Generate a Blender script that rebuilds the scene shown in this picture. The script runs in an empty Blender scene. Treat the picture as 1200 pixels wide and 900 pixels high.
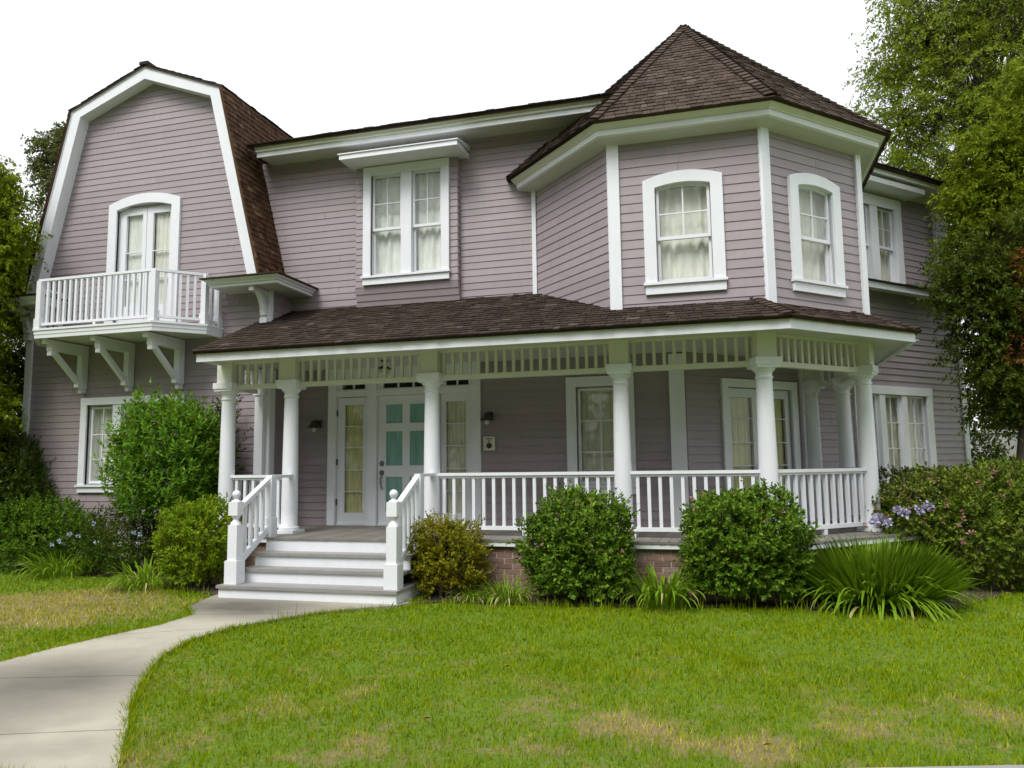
import bpy, math, random
import numpy as np
from mathutils import Matrix, Vector

random.seed(7)
rng = np.random.default_rng(11)
scene = bpy.context.scene
COL = scene.collection
R2 = math.sqrt(0.5)
K = math.tan(math.radians(22.5))

# ------------------------------------------------------------------ camera, world, sun, exposure
cam_d = bpy.data.cameras.new('camera')
cam_d.sensor_width = 36.0
cam_d.lens = 36.0 * 889.41 / 1200.0
cam_d.clip_start = 0.05
cam_d.clip_end = 2000
cam = bpy.data.objects.new('camera', cam_d)
COL.objects.link(cam)
yaw, pit, rol = 0.27226, 0.10744, 0.01268
F = Vector((-math.sin(yaw) * math.cos(pit), math.cos(yaw) * math.cos(pit), math.sin(pit)))
Rt = Vector((math.cos(yaw), math.sin(yaw), 0))
Up = Rt.cross(F)
cx = Rt * math.cos(rol) - Up * math.sin(rol)
cy = Rt * math.sin(rol) + Up * math.cos(rol)
M = Matrix((cx, cy, -F)).transposed().to_4x4()
M.translation = Vector((0, 0, 1.601))
cam.matrix_world = M
scene.camera = cam

SUN_EL, SUN_AZ = math.radians(54), math.radians(196)     # azimuth the light comes from, clockwise from +Y
world = bpy.data.worlds.new('World')
scene.world = world
world.use_nodes = True
nt = world.node_tree
bg = nt.nodes['Background']
sky = nt.nodes.new('ShaderNodeTexSky')
sky.sky_type = 'NISHITA'
sky.sun_disc = False
sky.sun_elevation = SUN_EL
sky.sun_rotation = SUN_AZ
sky.dust_density = 4
mixc = nt.nodes.new('ShaderNodeMix')
mixc.data_type = 'RGBA'
mixc.inputs[0].default_value = 0.86                        # overcast: the cloud layer hides most of the blue
mixc.inputs[7].default_value = (10.8, 11.1, 11.6, 1)
nt.links.new(sky.outputs[0], mixc.inputs[6])
nt.links.new(mixc.outputs[2], bg.inputs[0])
bg.inputs[1].default_value = 0.06
sun_d = bpy.data.lights.new('sun', 'SUN')
sun_d.energy = 1.5
sun_d.angle = math.radians(28)
sun_d.color = (1.0, 0.97, 0.92)
sun = bpy.data.objects.new('sun', sun_d)
COL.objects.link(sun)
sd = Vector((math.sin(SUN_AZ) * math.cos(SUN_EL), math.cos(SUN_AZ) * math.cos(SUN_EL), math.sin(SUN_EL)))
sun.rotation_euler = sd.to_track_quat('Z', 'Y').to_euler()
sun.location = (0, -5, 20)
scene.view_settings.view_transform = 'Standard'
scene.view_settings.look = 'None'
scene.view_settings.exposure = 1.06
scene.view_settings.gamma = 1.0
scene.render.engine = 'CYCLES'
scene.cycles.max_bounces = 8
scene.cycles.transparent_max_bounces = 16
scene.cycles.use_denoising = True

# ------------------------------------------------------------------ materials
MATS = {}


def new_mat(name):
    m = bpy.data.materials.new(name)
    m.use_nodes = True
    t = m.node_tree
    b = t.nodes['Principled BSDF']
    MATS[name] = m
    return m, t, b


def node(t, kind, **kw):
    n = t.nodes.new(kind)
    for k, v in kw.items():
        setattr(n, k, v)
    return n


def link(t, a, b):
    t.links.new(a, b)


def mixrgb(t, fac, a, b, blend='MIX'):
    n = node(t, 'ShaderNodeMix', data_type='RGBA', blend_type=blend)
    for sock, val in ((n.inputs[0], fac), (n.inputs[6], a), (n.inputs[7], b)):
        if hasattr(val, 'is_linked'):
            link(t, val, sock)
        else:
            sock.default_value = val if not isinstance(val, tuple) else (*val, 1)
    return n.outputs[2]


def noise(t, scale, detail=4, rough=0.6, coord='Object', stretch=None):
    tc = node(t, 'ShaderNodeTexCoord')
    if coord == 'World':
        src = node(t, 'ShaderNodeNewGeometry').outputs['Position']
    else:
        src = tc.outputs[coord]
    if stretch:
        mp = node(t, 'ShaderNodeMapping')
        mp.inputs['Scale'].default_value = stretch
        link(t, src, mp.inputs['Vector'])
        src = mp.outputs[0]
    n = node(t, 'ShaderNodeTexNoise')
    n.inputs['Scale'].default_value = scale
    n.inputs['Detail'].default_value = detail
    n.inputs['Roughness'].default_value = rough
    link(t, src, n.inputs['Vector'])
    return n.outputs['Fac']


def ramp(t, fac, stops):
    n = node(t, 'ShaderNodeValToRGB')
    e = n.color_ramp.elements
    while len(e) < len(stops):
        e.new(0.5)
    for el, (p, c) in zip(e, stops):
        el.position = p
        el.color = (*c, 1) if len(c) == 3 else c
    link(t, fac, n.inputs[0])
    return n.outputs[0]


def bump(t, b, h, strength=0.2, dist=0.01):
    n = node(t, 'ShaderNodeBump')
    n.inputs['Strength'].default_value = strength
    n.inputs['Distance'].default_value = dist
    link(t, h, n.inputs['Height'])
    link(t, n.outputs[0], b.inputs['Normal'])


def paint(name, col, rough=0.45, dirt=0.12, obj_var=0.0, dirtcol=None, bumpd=0.0015):
    m, t, b = new_mat(name)
    dc = dirtcol or tuple(c * 0.62 for c in col)
    f = noise(t, 3.0, 5, 0.65, 'World', (1, 1, 1))
    f2 = noise(t, 11, 4, 0.65, 'World', (1, 1, 0.14))
    k = ramp(t, f, [(0.40, (0, 0, 0)), (0.78, (1, 1, 1))])
    k2 = ramp(t, f2, [(0.45, (0, 0, 0)), (0.85, (1, 1, 1))])
    mul = node(t, 'ShaderNodeMath', operation='MULTIPLY_ADD')
    link(t, k, mul.inputs[0])
    mul.inputs[1].default_value = dirt
    mul2 = node(t, 'ShaderNodeMath', operation='MULTIPLY')
    link(t, k2, mul2.inputs[0])
    mul2.inputs[1].default_value = dirt
    link(t, mul2.outputs[0], mul.inputs[2])
    c = mixrgb(t, mul.outputs[0], col, dc)
    if obj_var:
        oi = node(t, 'ShaderNodeObjectInfo')
        mr = node(t, 'ShaderNodeMapRange')
        mr.inputs[3].default_value = 1 - obj_var
        mr.inputs[4].default_value = 1 + obj_var
        link(t, oi.outputs['Random'], mr.inputs[0])
        hv = node(t, 'ShaderNodeHueSaturation')
        link(t, mr.outputs[0], hv.inputs['Value'])
        link(t, c, hv.inputs['Color'])
        c = hv.outputs[0]
    link(t, c, b.inputs['Base Color'])
    b.inputs['Roughness'].default_value = rough
    bump(t, b, noise(t, 60, 3, 0.6, 'World', (1, 1, 6)), 0.25, bumpd)
    return m


SIDING = paint('mauve_siding_paint', (0.322, 0.271, 0.292), 0.5, 0.20, 0.06)
WHITE = paint('white_trim_paint', (0.77, 0.795, 0.845), 0.42, 0.13, 0.015, (0.50, 0.49, 0.47))
CREAM = paint('aged_white_paint', (0.70, 0.70, 0.62), 0.5, 0.16, 0.02)
SOFFIT = paint('soffit_paint', (0.60, 0.60, 0.56), 0.55, 0.12)
FLOORW = paint('weathered_porch_boards', (0.21, 0.195, 0.175), 0.6, 0.5, 0.12, (0.12, 0.11, 0.10))
TREAD = paint('grey_stair_boards', (0.29, 0.28, 0.27), 0.6, 0.5, 0.06, (0.20, 0.19, 0.185))
CONCG = paint('pale_painted_wall', (0.36, 0.36, 0.36), 0.7, 0.2)
METALD = paint('dark_bronze_metal', (0.045, 0.038, 0.032), 0.4, 0.3)
STEEL = paint('aged_pewter', (0.16, 0.145, 0.13), 0.35, 0.3)
PLATE = paint('ivory_plastic', (0.66, 0.63, 0.52), 0.4, 0.1)
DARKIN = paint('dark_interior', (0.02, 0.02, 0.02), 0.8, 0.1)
BARK = paint('bark', (0.085, 0.065, 0.05), 0.9, 0.6, 0, (0.03, 0.025, 0.02), 0.02)
FLASH = paint('grey_metal_cap', (0.45, 0.50, 0.55), 0.35, 0.2)


def shingle_mat(name, c0, c1, c2):
    m, t, b = new_mat(name)
    g = node(t, 'ShaderNodeNewGeometry')
    oi = node(t, 'ShaderNodeObjectInfo')
    add = node(t, 'ShaderNodeMath', operation='ADD')
    link(t, g.outputs['Random Per Island'], add.inputs[0])
    link(t, oi.outputs['Random'], add.inputs[1])
    fr = node(t, 'ShaderNodeMath', operation='FRACT')
    link(t, add.outputs[0], fr.inputs[0])
    c = ramp(t, fr.outputs[0], [(0.0, c0), (0.55, c1), (0.93, c1), (1.0, c2)])
    n = noise(t, 9, 5, 0.7, 'World')
    c = mixrgb(t, ramp(t, n, [(0.35, (0, 0, 0)), (0.8, (0.55, 0.55, 0.55))]), c, tuple(x * 0.35 for x in c0))
    n2 = noise(t, 70, 3, 0.6, 'World')
    c = mixrgb(t, ramp(t, n2, [(0.5, (0, 0, 0)), (0.9, (0.4, 0.4, 0.4))]), c, c2)
    link(t, c, b.inputs['Base Color'])
    b.inputs['Roughness'].default_value = 0.9
    b.inputs['Specular IOR Level'].default_value = 0.12
    bump(t, b, n2, 0.5, 0.006)
    return m


SHINGLE = shingle_mat('brown_wood_shingle', (0.048, 0.033, 0.025), (0.086, 0.062, 0.048), (0.145, 0.112, 0.090))
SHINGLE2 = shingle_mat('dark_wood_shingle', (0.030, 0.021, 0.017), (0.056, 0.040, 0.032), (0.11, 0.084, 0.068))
SHINGLE3 = shingle_mat('red_brown_wood_shingle', (0.042, 0.022, 0.012), (0.095, 0.052, 0.028), (0.20, 0.125, 0.075))


def brick_mat():
    m, t, b = new_mat('old_brick')
    oi = node(t, 'ShaderNodeObjectInfo')
    c = ramp(t, oi.outputs['Random'], [(0, (0.20, 0.115, 0.09)), (0.5, (0.28, 0.16, 0.125)), (0.8, (0.33, 0.21, 0.165)), (1, (0.30, 0.235, 0.195))])
    n = noise(t, 40, 5, 0.7, 'World')
    c = mixrgb(t, ramp(t, n, [(0.4, (0, 0, 0)), (0.8, (0.6, 0.6, 0.6))]), c, (0.07, 0.045, 0.04))
    link(t, c, b.inputs['Base Color'])
    b.inputs['Roughness'].default_value = 0.9
    bump(t, b, n, 0.6, 0.006)
    return m


BRICK = brick_mat()
MORTAR = paint('mortar', (0.50, 0.47, 0.44), 0.9, 0.5)


def glass_mat():
    m, t, b = new_mat('window_glass')
    t.nodes.remove(b)
    out = t.nodes['Material Output']
    fr = node(t, 'ShaderNodeFresnel')
    fr.inputs[0].default_value = 1.5
    tr = node(t, 'ShaderNodeBsdfTransparent')
    tr.inputs[0].default_value = (0.95, 0.96, 0.95, 1)
    gl = node(t, 'ShaderNodeBsdfGlossy')
    gl.inputs['Roughness'].default_value = 0.03
    bp = node(t, 'ShaderNodeBump')
    bp.inputs['Strength'].default_value = 0.06
    bp.inputs['Distance'].default_value = 0.02
    link(t, noise(t, 3.5, 2, 0.5, 'World'), bp.inputs['Height'])
    link(t, bp.outputs[0], gl.inputs['Normal'])
    mx = node(t, 'ShaderNodeMixShader')
    gi = node(t, 'ShaderNodeNewGeometry')
    ff = node(t, 'ShaderNodeMath', operation='SUBTRACT')
    ff.inputs[0].default_value = 1.0
    link(t, gi.outputs['Backfacing'], ff.inputs[1])
    mf = node(t, 'ShaderNodeMath', operation='MULTIPLY')
    link(t, fr.outputs[0], mf.inputs[0])
    link(t, ff.outputs[0], mf.inputs[1])
    link(t, mf.outputs[0], mx.inputs[0])
    link(t, tr.outputs[0], mx.inputs[1])
    link(t, gl.outputs[0], mx.inputs[2])
    link(t, mx.outputs[0], out.inputs[0])
    return m


GLASS = glass_mat()


def teal_mat():
    m, t, b = new_mat('teal_obscure_glass')
    n = noise(t, 5, 3, 0.5, 'World', (3, 3, 0.5))
    c = ramp(t, n, [(0.35, (0.17, 0.36, 0.31)), (0.7, (0.28, 0.48, 0.43))])
    link(t, c, b.inputs['Base Color'])
    b.inputs['Roughness'].default_value = 0.12
    return m


TEAL = teal_mat()


def cloth_mat(name, col, tr=0.15):
    m, t, b = new_mat(name)
    n = noise(t, 14, 3, 0.6, 'World', (1, 1, 0.25))
    c = mixrgb(t, ramp(t, n, [(0.35, (0, 0, 0)), (0.75, (1, 1, 1))]), col, tuple(x * 0.8 for x in col))
    link(t, c, b.inputs['Base Color'])
    b.inputs['Roughness'].default_value = 0.9
    return m


CURT = cloth_mat('ivory_curtain', (0.86, 0.85, 0.78))
CURTW = cloth_mat('white_sheer_curtain', (0.90, 0.91, 0.88))
CURTY = cloth_mat('straw_yellow_curtain', (0.78, 0.74, 0.40))
CURTO = cloth_mat('beige_curtain', (0.82, 0.80, 0.66))


def leaf_mat(name, lo, mid, hi, patch=None, trans=0.35, rough=0.45, patch_scale=2.5):
    m, t, b = new_mat(name)
    out = t.nodes['Material Output']
    g = node(t, 'ShaderNodeNewGeometry')
    c = ramp(t, g.outputs['Random Per Island'], [(0, lo), (0.5, mid), (1, hi)])
    if patch:
        n = noise(t, patch_scale, 3, 0.6, 'World')
        c = mixrgb(t, ramp(t, n, [(0.5, (0, 0, 0)), (0.72, (0.8, 0.8, 0.8))]), c, patch)
    link(t, c, b.inputs['Base Color'])
    b.inputs['Roughness'].default_value = rough
    b.inputs['Specular IOR Level'].default_value = 0.10
    tl = node(t, 'ShaderNodeBsdfTranslucent')
    tc = mixrgb(t, 0.5, c, (0.30, 0.36, 0.03), 'MIX')
    link(t, tc, tl.inputs[0])
    mx = node(t, 'ShaderNodeMixShader')
    mx.inputs[0].default_value = trans
    link(t, b.outputs[0], mx.inputs[1])
    link(t, tl.outputs[0], mx.inputs[2])
    link(t, mx.outputs[0], out.inputs[0])
    return m


L_TALL = leaf_mat('leaf_bright_green', (0.066, 0.160, 0.016), (0.122, 0.282, 0.022), (0.226, 0.434, 0.038))
L_DARK = leaf_mat('leaf_dark_green', (0.028, 0.055, 0.005), (0.052, 0.095, 0.008), (0.10, 0.16, 0.014), trans=0.2)
L_LOW = leaf_mat('leaf_mid_green', (0.045, 0.105, 0.006), (0.085, 0.18, 0.010), (0.15, 0.27, 0.018), trans=0.15)
L_LIME = leaf_mat('leaf_lime_green', (0.094, 0.165, 0.006), (0.176, 0.286, 0.009), (0.319, 0.440, 0.018))
L_OLIVE = leaf_mat('leaf_olive_yellow', (0.12, 0.125, 0.008), (0.23, 0.22, 0.012), (0.36, 0.33, 0.02), patch=(0.26, 0.18, 0.015))
L_ROUND = leaf_mat('leaf_shrub_green', (0.040, 0.092, 0.007), (0.098, 0.196, 0.014), (0.218, 0.333, 0.034), trans=0.15)
L_FLOWER = leaf_mat('leaf_blossom_shrub', (0.04, 0.075, 0.008), (0.10, 0.165, 0.014), (0.22, 0.29, 0.03), patch=(0.13, 0.14, 0.03), trans=0.15)
L_TREEL = leaf_mat('leaf_yellow_green_tree', (0.085, 0.145, 0.006), (0.16, 0.235, 0.008), (0.29, 0.35, 0.015), trans=0.35)
L_TREER = leaf_mat('leaf_light_green_tree', (0.083, 0.132, 0.013), (0.154, 0.220, 0.020), (0.275, 0.341, 0.033), patch=(0.24, 0.28, 0.02), trans=0.35, patch_scale=0.4)
L_YTREE = leaf_mat('leaf_olive_green_tree', (0.08, 0.125, 0.006), (0.15, 0.21, 0.009), (0.28, 0.33, 0.016), trans=0.35)
L_MAPLE = leaf_mat('leaf_dark_tree', (0.028, 0.055, 0.009), (0.055, 0.094, 0.011), (0.110, 0.154, 0.015), patch=(0.08, 0.10, 0.010), trans=0.25, patch_scale=0.8)
L_RED = leaf_mat('leaf_red_brown', (0.10, 0.02, 0.010), (0.16, 0.04, 0.015), (0.20, 0.08, 0.02), trans=0.25)
L_FAR = leaf_mat('leaf_far_tree', (0.06, 0.075, 0.025), (0.10, 0.11, 0.04), (0.15, 0.14, 0.06), trans=0.2)
L_STRAP = leaf_mat('leaf_strap_green', (0.10, 0.21, 0.008), (0.17, 0.31, 0.014), (0.30, 0.44, 0.04), trans=0.3, rough=0.35)
BLOSS = leaf_mat('petal_pink', (0.40, 0.20, 0.17), (0.50, 0.27, 0.22), (0.55, 0.33, 0.24), trans=0.2)
LAVEN = leaf_mat('petal_lavender', (0.38, 0.35, 0.60), (0.50, 0.46, 0.70), (0.62, 0.58, 0.76), trans=0.2)
PBLUE = leaf_mat('petal_pale_blue', (0.42, 0.48, 0.72), (0.50, 0.56, 0.80), (0.62, 0.66, 0.84), trans=0.2)
LDRY = leaf_mat('leaf_dry', (0.20, 0.12, 0.05), (0.28, 0.18, 0.08), (0.40, 0.30, 0.15), trans=0.1)
LTIP = leaf_mat('leaf_straw_tip', (0.30, 0.30, 0.08), (0.42, 0.40, 0.14), (0.52, 0.48, 0.22), trans=0.2)


def dry_factor(t):
    """dry, sun-burnt turf as patches: noise plus one large worn area left of the path"""
    n = noise(t, 2.0, 6, 0.74, 'World')
    n2 = noise(t, 11.0, 5, 0.75, 'World')
    g = node(t, 'ShaderNodeNewGeometry')
    d = node(t, 'ShaderNodeVectorMath', operation='SUBTRACT')
    link(t, g.outputs['Position'], d.inputs[0])
    d.inputs[1].default_value = (-7.9, 7.5, 0)
    sc = node(t, 'ShaderNodeVectorMath', operation='MULTIPLY')
    link(t, d.outputs[0], sc.inputs[0])
    sc.inputs[1].default_value = (0.62, 0.75, 0)
    ln = node(t, 'ShaderNodeVectorMath', operation='LENGTH')
    link(t, sc.outputs[0], ln.inputs[0])
    mr = node(t, 'ShaderNodeMapRange')
    mr.inputs[1].default_value = 0.3
    mr.inputs[2].default_value = 1.35
    mr.inputs[3].default_value = 0.42
    mr.inputs[4].default_value = 0.0
    link(t, ln.outputs['Value'], mr.inputs[0])
    sx = node(t, 'ShaderNodeSeparateXYZ')
    link(t, g.outputs['Position'], sx.inputs[0])
    near = node(t, 'ShaderNodeMapRange')           # the strip beside the pavement is trodden bare
    near.inputs[1].default_value = 4.3
    near.inputs[2].default_value = 7.2
    near.inputs[3].default_value = 0.11
    near.inputs[4].default_value = 0.0
    link(t, sx.outputs['Y'], near.inputs[0])
    a = node(t, 'ShaderNodeMath', operation='ADD')
    link(t, n, a.inputs[0])
    link(t, mr.outputs[0], a.inputs[1])
    a2 = node(t, 'ShaderNodeMath', operation='ADD')
    link(t, a.outputs[0], a2.inputs[0])
    link(t, near.outputs[0], a2.inputs[1])
    for (bx, by, br, amt) in ((0.10, 4.66, 0.45, 0.16), (-0.55, 4.90, 0.45, 0.18), (0.75, 5.30, 0.5, 0.16), (1.55, 5.75, 0.45, 0.16), (-1.2, 5.2, 0.4, 0.10), (0.55, 6.2, 0.4, 0.10)):
        bd = node(t, 'ShaderNodeVectorMath', operation='DISTANCE')
        link(t, g.outputs['Position'], bd.inputs[0])
        bd.inputs[1].default_value = (bx, by, 0)
        bm = node(t, 'ShaderNodeMapRange')
        bm.inputs[1].default_value = br * 0.2
        bm.inputs[2].default_value = br
        bm.inputs[3].default_value = amt
        bm.inputs[4].default_value = 0.0
        link(t, bd.outputs['Value'], bm.inputs[0])
        ad = node(t, 'ShaderNodeMath', operation='ADD')
        link(t, a2.outputs[0], ad.inputs[0])
        link(t, bm.outputs[0], ad.inputs[1])
        a2 = ad
    m2 = node(t, 'ShaderNodeMath', operation='MULTIPLY_ADD')
    link(t, n2, m2.inputs[0])
    m2.inputs[1].default_value = 0.50
    link(t, a2.outputs[0], m2.inputs[2])
    return m2.outputs[0]


def grass_mat():
    m, t, b = new_mat('lawn_grass')
    out = t.nodes['Material Output']
    g = node(t, 'ShaderNodeNewGeometry')
    c = ramp(t, g.outputs['Random Per Island'], [(0, (0.125, 0.21, 0.001)), (0.5, (0.205, 0.30, 0.002)), (1, (0.30, 0.37, 0.004))])
    f = dry_factor(t)
    c = mixrgb(t, ramp(t, f, [(0.85, (0, 0, 0)), (0.97, (0.6, 0.6, 0.6)), (1.08, (1, 1, 1))]), c,
               ramp(t, g.outputs['Random Per Island'], [(0, (0.38, 0.36, 0.03)), (0.6, (0.52, 0.47, 0.09)), (1, (0.60, 0.53, 0.18))]))
    n3 = noise(t, 0.9, 4, 0.6, 'World')
    c = mixrgb(t, ramp(t, n3, [(0.45, (0, 0, 0)), (0.7, (0.4, 0.4, 0.4))]), c, (0.11, 0.21, 0.002))
    n4 = noise(t, 4.5, 4, 0.65, 'World')
    c = mixrgb(t, ramp(t, n4, [(0.48, (0, 0, 0)), (0.70, (0.6, 0.6, 0.6))]), c, (0.33, 0.37, 0.005))
    link(t, c, b.inputs['Base Color'])
    b.inputs['Roughness'].default_value = 0.6
    b.inputs['Specular IOR Level'].default_value = 0.08
    tl = node(t, 'ShaderNodeBsdfTranslucent')
    link(t, c, tl.inputs[0])
    mx = node(t, 'ShaderNodeMixShader')
    mx.inputs[0].default_value = 0.3
    link(t, b.outputs[0], mx.inputs[1])
    link(t, tl.outputs[0], mx.inputs[2])
    link(t, mx.outputs[0], out.inputs[0])
    return m


GRASS = grass_mat()


def soil_lawn_mat():
    m, t, b = new_mat('lawn_thatch')
    f = dry_factor(t)
    fine = noise(t, 45, 5, 0.75, 'World')
    c = ramp(t, fine, [(0.3, (0.08, 0.15, 0.003)), (0.7, (0.15, 0.25, 0.005))])
    dry = ramp(t, fine, [(0.3, (0.15, 0.115, 0.06)), (0.7, (0.32, 0.25, 0.12))])
    c = mixrgb(t, ramp(t, f, [(0.84, (0, 0, 0)), (1.04, (1, 1, 1))]), c, dry)
    link(t, c, b.inputs['Base Color'])
    b.inputs['Roughness'].default_value = 0.95
    bump(t, b, fine, 0.8, 0.03)
    return m


THATCH = soil_lawn_mat()


def mulch_mat():
    m, t, b = new_mat('bed_mulch')
    fine = noise(t, 60, 6, 0.8, 'World')
    c = ramp(t, fine, [(0.3, (0.035, 0.025, 0.018)), (0.6, (0.11, 0.085, 0.065)), (0.8, (0.26, 0.21, 0.17))])
    link(t, c, b.inputs['Base Color'])
    b.inputs['Roughness'].default_value = 0.95
    bump(t, b, fine, 1.0, 0.03)
    return m


MULCH = mulch_mat()


def concrete_mat(name, base, stain):
    m, t, b = new_mat(name)
    n = noise(t, 0.9, 6, 0.65, 'World', (1, 1.6, 1))
    fine = noise(t, 90, 4, 0.7, 'World')
    c = mixrgb(t, ramp(t, n, [(0.42, (0, 0, 0)), (0.68, (0.55, 0.55, 0.55))]), base, stain)
    # the damp dark stain in front of the steps and a smear further down, both worn into the slab
    g = node(t, 'ShaderNodeNewGeometry')
    for (px, py, sx, sy, amt) in ((-5.55, 7.85, 0.62, 1.15, 1.0), (-5.0, 4.75, 0.8, 0.9, 0.9), (-5.9, 4.1, 0.7, 1.0, 0.9)):
        d = node(t, 'ShaderNodeVectorMath', operation='SUBTRACT')
        link(t, g.outputs['Position'], d.inputs[0])
        d.inputs[1].default_value = (px, py, 0)
        s = node(t, 'ShaderNodeVectorMath', operation='MULTIPLY')
        link(t, d.outputs[0], s.inputs[0])
        s.inputs[1].default_value = (sx, sy, 0)
        ln = node(t, 'ShaderNodeVectorMath', operation='LENGTH')
        link(t, s.outputs[0], ln.inputs[0])
        wob = node(t, 'ShaderNodeMath', operation='MULTIPLY_ADD')
        link(t, n, wob.inputs[0])
        wob.inputs[1].default_value = 0.9
        link(t, ln.outputs['Value'], wob.inputs[2])
        mr = node(t, 'ShaderNodeMapRange')
        mr.inputs[1].default_value = 0.65
        mr.inputs[2].default_value = 1.45
        mr.inputs[3].default_value = amt
        mr.inputs[4].default_value = 0.0
        link(t, wob.outputs[0], mr.inputs[0])
        c = mixrgb(t, mr.outputs[0], c, tuple(x * 0.30 for x in stain))
    vo = node(t, 'ShaderNodeTexVoronoi', feature='DISTANCE_TO_EDGE')
    vo.inputs['Scale'].default_value = 0.62
    wv = node(t, 'ShaderNodeVectorMath', operation='MULTIPLY_ADD')
    nz = node(t, 'ShaderNodeTexNoise')
    nz.inputs['Scale'].default_value = 2.5
    nz.inputs['Detail'].default_value = 5
    link(t, g.outputs['Position'], nz.inputs['Vector'])
    link(t, nz.outputs['Color'], wv.inputs[0])
    wv.inputs[1].default_value = (0.5, 0.5, 0)
    link(t, g.outputs['Position'], wv.inputs[2])
    link(t, wv.outputs[0], vo.inputs['Vector'])
    c = mixrgb(t, ramp(t, vo.outputs['Distance'], [(0.0, (0.32, 0.32, 0.32)), (0.004, (0, 0, 0))]), c, tuple(x * 0.35 for x in base))
    big = noise(t, 0.45, 4, 0.7, 'World')
    c = mixrgb(t, ramp(t, big, [(0.46, (0, 0, 0)), (0.62, (0.6, 0.6, 0.6))]), c, tuple(x * 0.68 for x in stain))
    c = mixrgb(t, ramp(t, fine, [(0.45, (0, 0, 0)), (0.8, (0.35, 0.35, 0.35))]), c, tuple(x * 0.6 for x in base))
    link(t, c, b.inputs['Base Color'])
    b.inputs['Roughness'].default_value = 0.85
    bump(t, b, fine, 0.35, 0.004)
    return m


CONC = concrete_mat('path_concrete', (0.41, 0.385, 0.31), (0.30, 0.28, 0.22))
PAVE = concrete_mat('pavement_concrete', (0.30, 0.29, 0.28), (0.22, 0.21, 0.20))

# ------------------------------------------------------------------ object helpers
WLOC = {}


def put(o, parent, loc):
    loc = Vector(loc)
    o.location = loc
    WLOC[o] = loc
    COL.objects.link(o)
    if parent is not None:
        o.parent = parent
        o.matrix_parent_inverse = Matrix.Translation(-WLOC[parent])
    return o


def thing(name, loc, label, cat, group=None):
    o = bpy.data.objects.new(name, None)
    o.empty_display_size = 0.2
    put(o, None, loc)
    o['label'] = label
    o['category'] = cat
    if group:
        o['group'] = group
    return o


def group_part(name, loc, parent):
    o = bpy.data.objects.new(name, None)
    o.empty_display_size = 0.1
    return put(o, parent, loc)


def tag(o, label, cat, group=None):
    o['label'] = label
    o['category'] = cat
    if group:
        o['group'] = group
    return o


class Pl:
    def __init__(s, ox, oy, ux, uy):
        s.o, s.u, s.n = (ox, oy), (ux, uy), (uy, -ux)

    def p(s, a, d, z):
        return (s.o[0] + s.u[0] * a + s.n[0] * d, s.o[1] + s.u[1] * a + s.n[1] * d, z)


WORLD = Pl(0, 0, 1, 0)     # d is -y


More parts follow.
